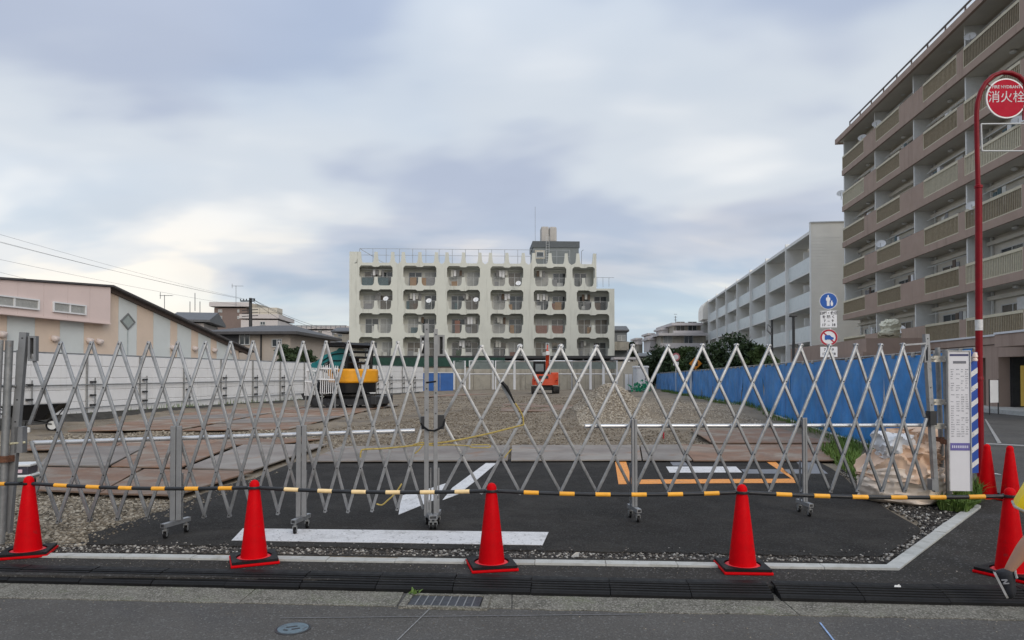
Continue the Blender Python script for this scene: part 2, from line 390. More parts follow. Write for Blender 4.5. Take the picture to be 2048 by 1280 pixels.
for Y in Ys:
    a, b = XL(Y), XR(Y)
    for u in range(NU+1):
        X = a+(b-a)*u/NU
        z = hz(X, Y)
        if Y < KN(X)+.06: z = -0.2
        vs.append((X, Y, z))
for j in range(len(Ys)-1):
    for u in range(NU):
        o = j*(NU+1)+u; fs.append((o, o+1, o+NU+2, o+NU+1))
mb = MB(); mb.v = vs; mb.f = fs
struct('lot_gravel', mb, m_gravel, smooth='full')
# ---- new asphalt apron
def poly(pts, z, ground=G): return [ground(a, b, z) for a, b in pts]
ap = [(60,1089),(172,1088),(180,1080),(176,1068),(230,1053),(288,1034),(341,1016),(395,992),(445,972),(512,956),(560,935),(596,922),(1000,919),(1400,918),(1630,920),(1660,935),(1681,949),(1719,980),(1765,1012),(1812,1040),(1840,1056),(1838,1066),(1800,1092),(1775,1106),(1755,1113),(1600,1110),(1400,1106),(1100,1101),(800,1096),(500,1092),(250,1089)]
ap2 = []
for i in range(1, len(ap)):
    a, b = ap[i], ap[(i+1) % len(ap)] if i+1 < len(ap) else ap[1]
    n = max(1, int(math.hypot(b[0]-a[0], b[1]-a[1])/14)); n = 1 if (a[1] < 936 and b[1] < 936) else n
    for k in range(n):
        t = k/n; j = 0 if k == 0 else 1
        ap2.append((a[0]+(b[0]-a[0])*t + j*random.uniform(-2,2), a[1]+(b[1]-a[1])*t + j*random.uniform(-1.3,1.3)))
mb = MB(); mb.slab(poly(ap2, 0.004), 0.05)
struct('asphalt_apron', mb, m_asph)
# dark soil under the stone strips
mb = MB(); mb.slab(poly([(-60,1082),(500,1086),(1100,1096),(1750,1105),(1850,1050),(1720,972),(1690,935),(1790,975),(1945,1018),(1790,1127),(1100,1118),(500,1108),(-90,1102)], -.012), .03); struct('soil_strip', mb, mat('soil_dark', (.032,.029,.025), .95, var=.4, scale=9, bump=1, bscale=60))
def marking(name, pts, mt, z=0.0085):
    mb = MB(); mb.slab(poly(pts, z), 0.003); return struct(name, mb, mt)
marking('stop_line', [(486,1056.5),(780,1060),(1097,1064),(1085,1090),(760,1085),(463,1080.5)], m_paint)
marking('arrow_shaft', [(972,926),(993,926),(953,960),(917,988),(885,1000),(905,975)], m_paint)
marking('arrow_head', [(797,1029),(803,991),(862,976),(896,965),(868,1000)], m_paint)
marking('parking_line', [(1230,923),(1252,923),(1264,959),(1560,957.5),(1583,957),(1532,923),(1551,923),(1597,965.5),(1430,966),(1237,968)], m_paint_o)
marking('marking_patch', [(1332,933),(1472,933),(1484,944.5),(1339,945)], m_paint)
marking('marking_patch', [(1338,921.5),(1368,921.5),(1376,931),(1346,931)], m_paint_g)
marking('marking_patch', [(1482,938.5),(1606,938.5),(1592,923),(1626,923),(1656,947),(1490,947)], m_paint_g)
m_worn = mat('paint_worn', (.30,.295,.28), .8, var=.3, scale=12)
mb = MB(); a, b = G(1968,946,-.02), G(2003,949,-.02); mb.slab([a, b, b+Vector((.02,.13,0)), a+Vector((.02,.13,0))], .004); struct('street_line', mb, m_paint)
mb = MB(); a, b, c, d = G(1969,838,-.02), G(1972,838,-.02), G(2003,886,-.02), G(1995,886,-.02); mb.slab([d, c, b, a], .004); struct('street_line', mb, m_worn)
mb = MB(); mb.slab([G(1972,886,-.02), G(2300,903,-.02), G(2300,905,-.02), G(1972,888,-.02)], .004); struct('street_line', mb, m_worn)
# ---- loose stones (real geometry, joined)
ICO_V = None
def ico():
    bm = bmesh.new(); bmesh.ops.create_icosphere(bm, subdivisions=1, radius=1)
    v = np.array([list(x.co) for x in bm.verts]); f = np.array([[y.index for y in x.verts] for x in bm.faces]); bm.free(); return v, f
ICO_V, ICO_F = ico()
def in_poly(x, y, pl):
    ins = np.zeros(len(x), bool); n = len(pl)
    for i in range(n):
        x1, y1 = pl[i]; x2, y2 = pl[(i+1) % n]
        c = ((y1 > y) != (y2 > y)) & (x < (x2-x1)*(y-y1)/((y2-y1) if y2 != y1 else 1e-9)+x1); ins ^= c
    return ins
STONE = {}
def stone_mat(key, cols):
    if key in STONE: return STONE[key]
    M = bpy.data.materials.new(key); M.use_nodes = True; t = M.node_tree; b = t.nodes['Principled BSDF']
    at = t.nodes.new('ShaderNodeAttribute'); at.attribute_name = 'tone'
    r = t.nodes.new('ShaderNodeValToRGB')
    while len(r.color_ramp.elements) < len(cols): r.color_ramp.elements.new(.5)
    for i, (e, c) in enumerate(zip(r.color_ramp.elements, cols)): e.position = i/(len(cols)-1); e.color = (*c, 1)
    t.links.new(at.outputs['Fac'], r.inputs[0])
    nz = t.nodes.new('ShaderNodeTexNoise'); nz.inputs['Scale'].default_value = 45; mx = t.nodes.new('ShaderNodeMix'); mx.data_type = 'RGBA'; mx.blend_type = 'MULTIPLY'; mx.inputs[0].default_value = .6
    tcn = t.nodes.new('ShaderNodeTexCoord'); t.links.new(tcn.outputs['Object'], nz.inputs['Vector'])
    t.links.new(r.outputs[0], mx.inputs[6]); rr = t.nodes.new('ShaderNodeMapRange'); rr.inputs[1].default_value = .3; rr.inputs[2].default_value = .7; rr.inputs[3].default_value = .6; rr.inputs[4].default_value = 1.25
    t.links.new(nz.outputs['Fac'], rr.inputs[0]); t.links.new(rr.outputs[0], mx.inputs[7])
    t.links.new(mx.outputs[2], b.inputs['Base Color']); b.inputs['Roughness'].default_value = .9; b.inputs['Specular IOR Level'].default_value = .25
    STONE[key] = M; return M
def scatter(name, pl, n, smin, smax, mt, label=None, zf=None, parent=None, sink=.35, pw=2.0):
    pl = [(p[0], p[1]) for p in pl]; xs = [p[0] for p in pl]; ys = [p[1] for p in pl]
    x = RNG.uniform(min(xs), max(xs), n*4); y = RNG.uniform(min(ys), max(ys), n*4)
    k = in_poly(x, y, pl); x = x[k][:n]; y = y[k][:n]; n = len(x)
    z = np.array([(zf or hz)(a, b) for a, b in zip(x, y)])
    s = smin+(smax-smin)*RNG.random(n)**pw
    sc = np.stack([s*RNG.uniform(.7,1.35,n), s*RNG.uniform(.7,1.2,n), s*RNG.uniform(.4,.85,n)], 1)
    V = ICO_V[None]*(1+RNG.uniform(-.22,.22,(n, len(ICO_V), 1)))*sc[:, None, :]
    a = RNG.uniform(0, 6.28, n); ca, sa = np.cos(a), np.sin(a); tl = RNG.normal(0, .35, n); ct, st = np.cos(tl), np.sin(tl)
    X = V[..., 0]*ct[:, None]-V[..., 2]*st[:, None]; Zz = V[..., 0]*st[:, None]+V[..., 2]*ct[:, None]; Y = V[..., 1]
    X2 = X*ca[:, None]-Y*sa[:, None]+x[:, None]; Y2 = X*sa[:, None]+Y*ca[:, None]+y[:, None]; Z2 = Zz+(z+sc[:, 2]*(1-sink*2)*.8)[:, None]
    vv = np.stack([X2, Y2, Z2], -1).reshape(-1, 3); ff = (ICO_F[None]+(np.arange(n)*len(ICO_V))[:, None, None]).reshape(-1, 3)
    me = bpy.data.meshes.new(name); me.vertices.add(len(vv)); me.vertices.foreach_set('co', vv.ravel())
    me.loops.add(ff.size); me.loops.foreach_set('vertex_index', ff.ravel().astype(np.int32)); me.polygons.add(len(ff))
    me.polygons.foreach_set('loop_start', np.arange(0, ff.size, 3, dtype=np.int32)); me.polygons.foreach_set('loop_total', np.full(len(ff), 3, np.int32))
    at = me.attributes.new('tone', 'FLOAT', 'FACE'); at.data.foreach_set('value', np.repeat(RNG.random(n), len(ICO_F)).astype(np.float32))
    me.update(); me.validate(); me.materials.append(mt)
    o = inst(name, me, parent); o['kind'] = 'stuff'
    if label: tag(o, label, 'gravel')
    return o
ms1 = stone_mat('stones_mixed', [(0.06,0.051,0.038),(0.155,0.13,0.095),(0.26,0.22,0.165),(0.42,0.375,0.30)])
ms2 = stone_mat('stones_brown', [(0.07,0.056,0.039),(0.145,0.116,0.084),(0.21,0.174,0.13),(0.36,0.32,0.255)])
ms3 = stone_mat('stones_beige', [(0.18,0.15,0.113),(0.28,0.24,0.188),(0.37,0.325,0.255),(0.48,0.43,0.355)])
ms4 = stone_mat('stones_kerb', [(0.022,0.020,0.019),(0.05,0.045,0.04),(0.14,0.125,0.108),(0.46,0.44,0.40)])
def GP(pts): return [GT(a, b) for a, b in pts]
scatter('gravel', GP([(-60,1000),(60,985),(345,998),(395,990),(335,1020),(230,1057),(178,1072),(170,1092),(-90,1092)]), 13000, .006, .027, ms1, 'pale crushed stone between the rust plates and the kerb', pw=1.5)
scatter('gravel', GP([(-60,1085),(400,1089),(900,1097),(1400,1106),(1765,1113),(1770,1123),(1300,1116),(700,1107),(-80,1100)]), 5200, .004, .018, ms4, 'narrow strip of dark and white stones along the kerb', zf=lambda x, y: -.012)
scatter('gravel', GP([(1765,1113),(1840,1062),(1840,1052),(1765,1008),(1719,977),(1672,940),(1700,925),(1800,985),(1915,1012),(1930,1028),(1778,1121)]), 5600, .005, .021, ms4, 'wedge of broken stone inside the kerb corner', zf=lambda x, y: -.006)
scatter('gravel', GP([(560,868),(640,858),(900,826),(1010,812),(1160,806),(1180,845),(1390,865),(1420,890),(1290,895),(660,897),(560,900)]), 26000, .008, .032, ms2, 'brown gravel field in the middle of the lot', pw=2.2)
scatter('gravel', GP([(830,795),(1180,790),(1160,812),(1010,815),(700,842),(790,812)]), 6000, .014, .036, ms2, 'far brown gravel in front of the retaining wall')
scatter('gravel', [(Xat(1145,24),20.8),(Xat(1290,24),20.8),(Xat(1285,24),26.2),(Xat(1150,24),26.2)], 14000, .012, .042, ms3, 'heap of beige crushed stone in the lot', pw=1.4)
scatter('gravel', GP([(1260,846),(1550,850),(1480,828),(1350,797),(1270,795),(1250,830)]), 14000, .010, .034, ms3, 'flat spread of beige gravel beside the blue tarp fence')
scatter('gravel', GP([(40,885),(560,878),(600,868),(560,860),(130,868)]), 3500, .016, .045, ms1, 'gravel strip between the two rows of rusty plates')
scatter('gravel', GP([(1380,860),(1560,856),(1600,866),(1420,880)]), 500, .014, .04, ms2, 'gravel round the red marker stake')
# stones spilled over the edges of the new asphalt, grit on the pavement
zs = lambda x, y: .004
scatter('spilled_gravel', poly([(172,1090),(176,1064),(345,1014),(400,988),(520,952),(560,944),(430,1000),(360,1030),(250,1062),(205,1086)], 0), 420, .004, .016, ms1, 'loose stones spilled over the left edge of the asphalt apron', zf=zs)
scatter('spilled_gravel', poly([(180,1090),(1765,1114),(1842,1060),(1835,1045),(1745,1100),(1100,1092),(250,1080)], 0), 520, .003, .011, ms4, 'loose stones spilled over the street edge of the asphalt apron', zf=zs)
scatter('grit', [(-5, SF(-5)+.3), (5, SF(5)+.3), (5.0, SF(5)+.62), (-5, SF(-5)+.62)], 500, .002, .006, ms1, 'sparse grit on the dark pavement behind the step plates', zf=lambda x, y: .0005)
scatter('grit', [(-5, GN(-5)-.5), (5, GN(5)-.5), (5, GN(5)-.02), (-5, GN(-5)-.02)], 350, .002, .006, ms1, 'sparse grit on the road along the gutter', zf=lambda x, y: ROADZ-.006)
# ---- steel road plates
def plate(pts, mt, dz, label, group, thick=.022):
    p = GP(pts); c = sum(p, Vector())/len(p)
    for i, q in enumerate(p): p[i] = Vector((q.x, q.y, zg(q.y)+dz+.022))
    mb = MB(); mb.slab([v-c for v in p], thick)
    o = mb.build('steel_plate', mt, loc=c); return tag(o, label, 'steel plate', group)
def plate_grid(c4, nu, nv, mt, dz, labels, group):
    labels = labels if isinstance(labels, list) else [labels]*(nu*nv)
    a, b, c, d = GP(c4)          # near-left, near-right, far-right, far-left
    k = 0
    for i in range(nu):
        for j in range(nv):
            def pt(u, v):
                q = (a*(1-u)+b*u)*(1-v)+(d*(1-u)+c*u)*v; return q
            e = .006
            ps = [pt(i/nu+e, j/nv+e), pt((i+1)/nu-e, j/nv+e), pt((i+1)/nu-e, (j+1)/nv-e), pt(i/nu+e, (j+1)/nv-e)]
            lift = random.uniform(0, .025)
            ps = [Vector((q.x+random.uniform(-.05,.05), q.y+random.uniform(-.05,.05), zg(q.y)+dz+.022+lift+random.uniform(0,.012))) for q in ps]
            cc = sum(ps, Vector())/4
            mb = MB(); mb.slab([v-cc for v in ps], .022); o = mb.build('steel_plate', mt[(i+j) % len(mt)], loc=cc)
            tag(o, labels[k], 'steel plate', group); k += 1
plate([(612,927.5),(1015,925.5),(1020,894.5),(682,897)], m_steel_g, .03, 'long grey brown steel plate behind the white arrow', None)
plate([(1022,925.5),(1283,924.5),(1278,894),(1024,894.5)], m_steel_g, .028, 'grey steel plate behind the left orange line', None)
plate([(1286,925),(1384,925),(1357,893.5),(1281,894)], m_steel_g, .03, 'short pale steel plate between two longer plates behind the orange lines', None)
plate([(1387,925.5),(1702,925),(1668,893),(1360,893)], m_steel, .026, 'brown steel plate touching the weeds by the tarp fence', None)
plate([(1424,891.5),(1664,891.5),(1560,862),(1384,865.5)], m_steel, .05, 'brown steel plate with one skewed side beside the tarp fence', None)
plate([(1001,823),(1146,823),(1150,808),(1006,808)], m_steel, .0, 'brown steel plate lying in front of the gravel heap', None)
plate([(835,795),(925,791),(985,788),(900,788)], m_steel, .0, 'rusty steel plate far back by the blue panels', None)
plate_grid([(66,990),(345,1001),(508,950),(72,941)], 2, 1, [m_steel], .03, ['rusty steel plate between the tool box and the pale crushed stone', 'rusty steel plate wedged between crushed stone and asphalt apron'], 'near steel plates left of the apron')
plate_grid([(74,938),(514,947),(655,893),(110,900)], 3, 1, [m_steel_g, m_steel], .035, ['worn grey steel plate just behind the tool box', 'rusty steel plate between a worn grey plate and the apron plate', 'worn grey steel plate with one corner on the asphalt apron'], 'second row of steel plates')
plate_grid([(40,905),(560,893),(655,882),(60,884)], 3, 1, [m_steel], .02, ['narrow rusty steel plate between the tool box and the gravel strip', 'narrow rusty steel plate in the middle of the gravel strip edge', 'narrow rusty steel plate meeting the brown gravel field'], 'third row of steel plates')
plate_grid([(130,866),(575,860),(800,811),(430,820)], 2, 5, [m_steel, m_steel, m_steel_g], .0, 'rusty steel plate of the track leading to the yellow digger', 'far track of steel plates')
# ---- step plates (rubber ramps) along the road edge
def mat_mesh(L):
    mb = MB(); D = 0.27
    prof = [(0,-.066),(0,-.036),(.012,-.030)]
    y = .020
    for i in range(5):
        z0 = -.030+.044*(i/5); z1 = -.030+.044*((i+.55)/5)
        prof += [(y, z0+.008),(y+.019, z1+.008),(y+.021, z1-.010),(y+.033, z1-.010)]; y += .034
    prof += [(y+.004,.015),(D,.016),(D,-.066)]
    n = len(prof)
    mb.v = [(-L/2, a, b) for a, b in prof]+[(L/2, a, b) for a, b in prof]
    mb.f = [(i, (i+1) % n, n+(i+1) % n, n+i) for i in range(n)]
    t = tessellate_polygon([[Vector((a, b, 0)) for a, b in prof]]); mb.f += [tuple(x) for x in t]+[tuple(i+n for i in x) for x in t]
    return mb.mesh('step_plate', m_rubber)
MF = line2(G(200,1171,ROADZ), G(2048,1214,ROADZ))
mm = mat_mesh(0.594); ang = math.atan(MF(1)-MF(0))
xj = G(1556,1195,-.03).x          # the gap between the two runs
def put_mat(i, xc, lab, grp):
    o = inst('step_plate', mm, None, (xc, MF(xc)+random.uniform(-.006,.006), random.uniform(-.002,.002)), (random.uniform(-.006,.006), random.uniform(-.004,.004), ang+random.uniform(-.008,.008)))
    tag(o, lab, 'step plate', grp)
gl = 'rubber step plates along the road'
l0 = 'black ribbed rubber step plate in the run left of the drain grate'
lm = {0: 'black step plate with a cone base over it, ending at the gap', 1: 'black step plate next to the one that ends at the gap', 2: 'black step plate midway between the drain grate and the gap', 3: 'black step plate in front of the cone behind the drain grate', 4: 'black step plate with the drain grate at its road side', 5: 'black step plate with a tiny weed at its road side'}
for i in range(12): put_mat(i, xj-.022-.3-.6*i*math.cos(ang), lm.get(i, l0), gl)
lr = ['black step plate starting right of the gap in the run', 'black step plate with a white paper scrap on it', 'black step plate under the foot of the running child', 'black step plate just beyond the running child', 'black step plate ending the run beyond the running child']
for i in range(5): put_mat(i, xj+.022+.3+.6*i*math.cos(ang), lr[i], gl)
# ---- drain grate and small cover
def gp(px, py): return G(px, py, ROADZ)
c = (gp(812,1211)+gp(958,1211)+gp(972,1190)+gp(830,1190))/4
gr = thing('drain_grate', 'steel slotted drain grate with concrete rim in the gutter', 'drain grate', (c.x, GN(c.x)+.12, ROADZ), ang)
Wg, Dg = .27, .12
mb = MB()
for a, b in (((-Wg-.05,-Dg-.035,-.03),(Wg+.05,-Dg,.012)), ((-Wg-.05,Dg,-.03),(Wg+.05,Dg+.035,.012)), ((-Wg-.05,-Dg,-.03),(-Wg,Dg,.012)), ((Wg,-Dg,-.03),(Wg+.05,Dg,.012))): mb.box(a, b)
mb.build('rim', m_gutter, gr)
mb = MB(); mb.box((-Wg,-Dg,-.03),(Wg,Dg,-.022)); mb.build('pit', m_dark, gr)
m_grate = mat('grate_dark', (.045,.048,.055), .6, .2, var=.3, scale=20)
for i in range(9):
    x0_ = -Wg+.004+i*(2*Wg-.008)/9; x1_ = x0_+(2*Wg-.008)/9-.010; mb = MB(); mb.box((x0_,-Dg,-.012),(x1_,Dg,.005)); mb.build('slat', m_grate, gr)
    if i: mb = MB(); mb.box((x0_-.009,-Dg,-.012),(x0_-.001,Dg,.0075)); mb.build('rib', m_galv, gr)
c = gp(586,1256)
mh = thing('valve_cover', 'small round blue grey iron valve cover set in the road', 'manhole cover', (c.x, c.y, ROADZ))
mb = MB(); mb.lathe([(.115,-.03),(.115,-.002),(.103,0.0),(.102,-.006),(0.0,-.006)], 32); mb.build('ring', m_dark, mh, True)
mb = MB(); mb.lathe([(.1,-.005),(.1,.001),(.085,.002),(0,.002)], 32); mb.build('lid', mat('valve_blue', (0.115,0.16,0.185), .6, var=.2, scale=14, bump=.6, bscale=60, stain=((.06,.065,.07), 20, .5, .7)), mh, True)
for a, b in (((-.045,.0),(.02,.03)), ((0,-.03),(.05,-.01)), ((-.05,-.04),(-.02,-.05))):
    mb = MB(); mb.beam((a[0],a[1],.003), (b[0],b[1],.003), .014, .003); mb.build('raised_mark', m_dark, mh)
# ================================================================ accordion gate
GA = Vector((-4.82, 6.86, 0)); GB = Vector((5.02, 8.42, 0))
gu = (GB-GA).normalized(); gang = math.atan2(gu.y, gu.x); gn = Vector((gu.y, -gu.x, 0))     # towards the street
def S(px):                      # distance along the gate line for a pixel column
    k = (px-CX)/F; # X = k*Y
    # (A + u s): Ax + ux s = k (Ay + uy s)
    return (k*GA.y-GA.x)/(gu.x-k*gu.y)
def gY(s): return GA.y+gu.y*s
def gz(px, py): return P(px, py, gY(S(px))).z
gate_l = thing('accordion_gate', 'grey aluminium accordion gate tightly folded, in front of the rusty plates', 'gate', GA, gang)
gate_r = thing('accordion_gate', 'grey aluminium accordion gate stretched wide, in front of the orange parking lines', 'gate', GA, gang)
def lattice(root, apx, top, bot, s0, s1, flip):
    ss = [S(p) for p in apx]
    d0 = ss[1]-ss[0]; d1 = ss[-1]-ss[-2]
    ss = [ss[0]-2*d0, ss[0]-d0] + ss + [ss[-1]+d1, ss[-1]+2*d1]
    a, b = ss[0], ss[-1]
    zt = lambda s: top[0]+(top[1]-top[0])*(s-a)/(b-a)
    zb = lambda s: bot[0]+(bot[1]-bot[0])*(s-a)/(b-a)
    W, T = .030, .028
    riv = MB(); n = len(ss); jr = random.Random(len(apx)*3+int(s0*10)); jit = [(jr.uniform(-.006,.006), jr.uniform(-.006,.006), jr.uniform(-.008,.008)) for _ in ss]
    for i in range(n):
        for sg in (-1, 1):
            j = i+2*sg
            if j < 0 or j >= n: continue
            p = Vector((ss[i]+jit[i][0], 0, zt(ss[i])+jit[i][1])); q = Vector((ss[j]+jit[j][0], 0, zb(ss[j])+jit[j][2]))
            t0, t1 = 0.0, 1.0
            for lim, side in ((s0, 1), (s1, -1)):
                f0 = (p.x-lim)*side; f1 = (q.x-lim)*side
                if f0 < 0 and f1 < 0: t1 = t0-1; break
                if f0 < 0: t0 = max(t0, f0/(f0-f1))
                elif f1 < 0: t1 = min(t1, f0/(f0-f1))
            if t1-t0 < .06: continue
            p2 = p.lerp(q, t0); q2 = p.lerp(q, t1)
            off = Vector((0, -.0155 if sg*flip < 0 else .0155, 0))
            if t0 == 0: p2 = p2+(p-q).normalized()*.025
            if t1 == 1: q2 = q2+(q-p).normalized()*.025
            mb = MB(); d = (q2-p2).normalized(); L = (q2-p2).length
            # channel section: web facing the street with two flanges
            sx = Vector((d.z, 0, -d.x)); ny = Vector((0,1,0))
            M = Matrix(((sx.x, ny.x, d.x, p2.x+off.x),(sx.y, ny.y, d.y, p2.y+off.y),(sx.z, ny.z, d.z, p2.z+off.z),(0,0,0,1)))
            mb.bevbox((-W/2,-T/2,0), (W/2,T/2,L), .004, M)
            mb.build('lattice_bar', m_alu, root, True)
            if sg*flip < 0:
                for k in range(5):
                    tt = k/4
                    if t0-.01 <= tt <= t1+.01:
                        c_ = p.lerp(q, tt); riv.tube([c_+Vector((0,-.034,0)), c_+Vector((0,.034,0))], .0075, 8)
    o = riv.build('rivets', m_dark, root); o['kind'] = 'stuff'
apl = [120,184,240,297,354,410,460,507,557,605,651,697,746,796]
apr = [964,1041,1120,1192,1266,1335,1405,1473,1538,1601,1658,1711,1761,1806]
lattice(gate_l, apl, (gz(120,689), gz(796,685)), (gz(120,1042), gz(746,1016)), S(62), S(846), 1)
lattice(gate_r, apr, (gz(964,696), gz(1806,690)), (gz(1041,979), gz(1806,982)), S(886), S(1850), 1)
def gpost(root, pxt, pyt, pxb, pyb, wd, dp, t=0.0, mt=None, holes=True):
    s0, s1 = S(pxb), S(pxt); z0, z1 = gz(pxb, pyb), gz(pxt, pyt)
    mb = MB(); mb.beam((s0, t, z0), (s1, t, z1), wd, dp, (0,1,0)); o = mb.build('post', mt or m_alu_d, root)
    hb = MB()
    for f in (.97, .66, .55):
        c = Vector((s0, t, z0)).lerp(Vector((s1, t, z1)), f); hb.tube([c+Vector((0,-dp/2-.003,0)), c+Vector((0,dp/2+.003,0))], .008, 8)
    hb.build('bolt', m_dark, root); return o
gpost(gate_l, 50, 665, 22, 1062, .062, .06, -.02)
gpost(gate_l, 853, 648, 853, 1030, .046, .055, -.03)
gpost(gate_r, 871, 659, 871, 1032, .040, .055, -.05)
gpost(gate_r, 1856, 668, 1872, 984, .055, .055, 0.03, m_alu)
def gbox(root, px0, py0, px1, py1, t0, t1, mt, name):
    s0, s1 = S(px0), S(px1); mb = MB(); z0, z1 = gz(px0, py1), gz(px0, py0)
    mb.box((s0,t0,z0),(s1,t1,z1)); return mb.build(name, mt, root)
def gslot(root, px0, py0, px1, py1):
    s0, s1 = S(px0), S(px1); z0, z1 = gz(px0, py1), gz(px0, py0); w_ = (s1-s0)*.28; mb = MB()
    mb.box((s0,-.03,z0),(s0+w_,.03,z1)); mb.box((s1-w_,-.03,z0),(s1,.03,z1)); mb.box((s0+w_,-.03,z0),(s1-w_,.03,z0+.02)); mb.box((s0+w_,-.03,z1-.02),(s1-w_,.03,z1))
    mb.build('slide_bracket', m_alu_d, root)
    mb = MB(); mb.box((s0+w_,.018,z0+.02),(s1-w_,.025,z1-.02)); mb.build('slot', m_dark, root)
gslot(gate_l, 58, 672, 74, 722); gslot(gate_l, 840, 671, 851, 711); gslot(gate_r, 875, 670, 889, 712); gslot(gate_r, 1846, 690, 1855, 725)
gbox(gate_l, 36, 853, 52, 905, -.05, .04, m_alu_d, 'hinge_plate'); gbox(gate_l, 843, 833, 850, 858, -.04, .04, m_dark, 'hinge_plate')
gbox(gate_r, 874, 830, 888, 858, -.04, .04, m_dark, 'hinge_plate'); gbox(gate_r, 1855, 822, 1868, 850, -.04, .04, m_dark, 'hinge_plate'); gbox(gate_r, 1857, 958, 1868, 980, -.04, .04, m_alu_d, 'hinge_plate')
# top link at the right end
mb = MB(); mb.beam((S(1806),-.02,gz(1806,690)), (S(1849),-.02,gz(1849,687)), .02, .03, (0,1,0)); mb.beam((S(1849),-.02,gz(1849,687)), (S(1826),-.02,gz(1826,778)), .014, .037, (0,1,0)); mb.build('end_link', m_alu, gate_r)
# long guide pipes
for root, a, b in ((gate_l, (62,887), (830,862)), (gate_r, (1172,853), (1862,851))):
    mb = MB(); mb.tube([(S(a[0]), .056, gz(*a)), (S(b[0]), .056, gz(*b))], .022, 16); mb.build('guide_pipe', m_pipe, root, True)
# caster supports
def support(root, px, pyt, legw, tilt):
    s = S(px); zt = gz(px, pyt)
    for k, dx in enumerate((-legw*.27, legw*.27)):
        mb = MB(); mb.bevbox((s+dx-legw*.24,-.068,.155), (s+dx+legw*.24,-.038,zt), .005); mb.build('support_leg', m_alu_d, root)
    for dx in (-legw*.42, legw*.42):
        mb = MB(); mb.beam((s+dx,.01,.15),(s+dx,.01,.62),.014,.02); mb.build('side_rod', m_alu, root)
    mb = MB(); f0 = Vector((s-tilt,-.21,.135)); f1 = Vector((s+tilt,.13,.135)); mb.beam(f0, f1, .05, .04); mb.build('foot_bar', m_alu, root)
    d = (f1-f0).normalized()
    mb = MB(); mb.beam(f0-d*.002, f0+d*.004, .034, .026); mb.build('foot_cap', m_dark, root)
    for q in (f0+d*.04, f1-d*.04):
        mb = MB(); mb.tube([q+Vector((0,0,-.02)), q+Vector((0,0,-.05))], .014, 10); mb.box((q.x-.022,q.y-.02,.055),(q.x-.016,q.y+.02,.085)); mb.box((q.x+.016,q.y-.02,.055),(q.x+.022,q.y+.02,.085)); mb.box((q.x-.022,q.y-.02,.08),(q.x+.022,q.y+.02,.088))
        c = mb.build('caster', m_galv, root)
        M = Matrix.Translation((q.x, q.y+.012, .04)) @ Matrix.Rotation(R(90), 4, 'Y') @ Matrix.Rotation(R(tilt*200), 4, 'X')
        mb = MB(); mb.lathe([(.012,-.013),(.03,-.013),(.038,-.008),(.038,.008),(.03,.013),(.012,.013)], 18, M); mb.build('wheel', m_black, c, True)
        mb = MB(); mb.lathe([(0,-.015),(.018,-.015),(.018,.015),(0,.015)], 12, M); mb.build('hub', m_galv, c, True)
support(gate_l, 357, 851, .105, .075); support(gate_l, 605, 850, .10, .055)
support(gate_l, 858, 998, .05, -.02); support(gate_r, 874, 996, .05, .03)
support(gate_r, 1265, 838, .062, .0); support(gate_r, 1603, 835, .055, .02)
def gpt(px, py, t): return GA + gu*S(px) + gn*t + Vector((0,0,gz(px, py)))
# black chain loop round the middle posts
pts = [gpt(842,846,.03), gpt(846,852,.06), gpt(856,859,.10), gpt(868,860,.11), gpt(878,856,.10), gpt(887,850,.06), gpt(889,838,.02)]
mb = MB(); mb.tube(pts, .011, 8); tag(mb.build('chain', m_black, smooth=True), 'black chain looped round the two middle gate posts', 'chain')
mb = MB(); mb.tube([gpt(852,765,.06), gpt(870,763,.08), gpt(874,762,.05)], .009, 8); tag(mb.build('latch_strap', m_black, smooth=True), 'short dark strap joining the middle gate posts', 'strap')
# yellow rope tied to the gate
m_rope = mat('rope_yellow', (0.40,0.30,0.085), .7, var=.25, scale=50, bump=.6, bscale=120)
def rope(pl, r, label, t=.045):
    raw = [gpt(a, b, t if len(x) == 0 else x[0]) for a, b, *x in pl]; pts = []
    for i in range(len(raw)-1):
        p0 = raw[max(0, i-1)]; p1 = raw[i]; p2 = raw[i+1]; p3 = raw[min(len(raw)-1, i+2)]
        for k in range(8):
            u = k/8; pts.append(.5*((2*p1)+(p2-p0)*u+(2*p0-5*p1+4*p2-p3)*u*u+(3*p1-p0-3*p2+p3)*u*u*u))
    pts.append(raw[-1]); mb = MB(); mb.tube(pts, r, 8); return tag(mb.build('rope', m_rope, smooth=True), label, 'rope')
rope([(722,914),(723,903),(730,898),(770,896),(830,890),(900,882),(970,868),(1010,858),(1046,849)], .009, 'yellow rope slung across the middle of the closed gate', .04)
rope([(1046,849),(1044,832),(1037,818),(1029,806)], .009, 'yellow rope end knotted to the stretched gate beside its middle', .04)
rope([(826,889),(845,884),(862,890),(900,889),(938,891),(942,894),(976,894),(976,889),(942,889)], .006, 'thin yellow rope loop behind the middle gate posts', .05)
rope([(845,890),(838,899),(830,906)], .007, 'short dangling yellow rope end left of the middle posts', .05)
rope([(1022,897),(1013,907),(1008,914)], .007, 'short yellow rope end hanging at the right leaf', .05)
rope([(804,966),(792,984),(775,1000),(765,1008),(754,1006)], .008, 'yellow rope end hanging low above the white arrow', .05)
mb = MB(); mb.tube([gpt(1003,764,.04), gpt(1012,775,.05), gpt(1020,790,.04), gpt(1028,806,.04)], [.016,.02,.013,.008], 8); tag(mb.build('tape', m_black, smooth=True), 'black tape wound on a lattice bar above the yellow knot', 'tape')
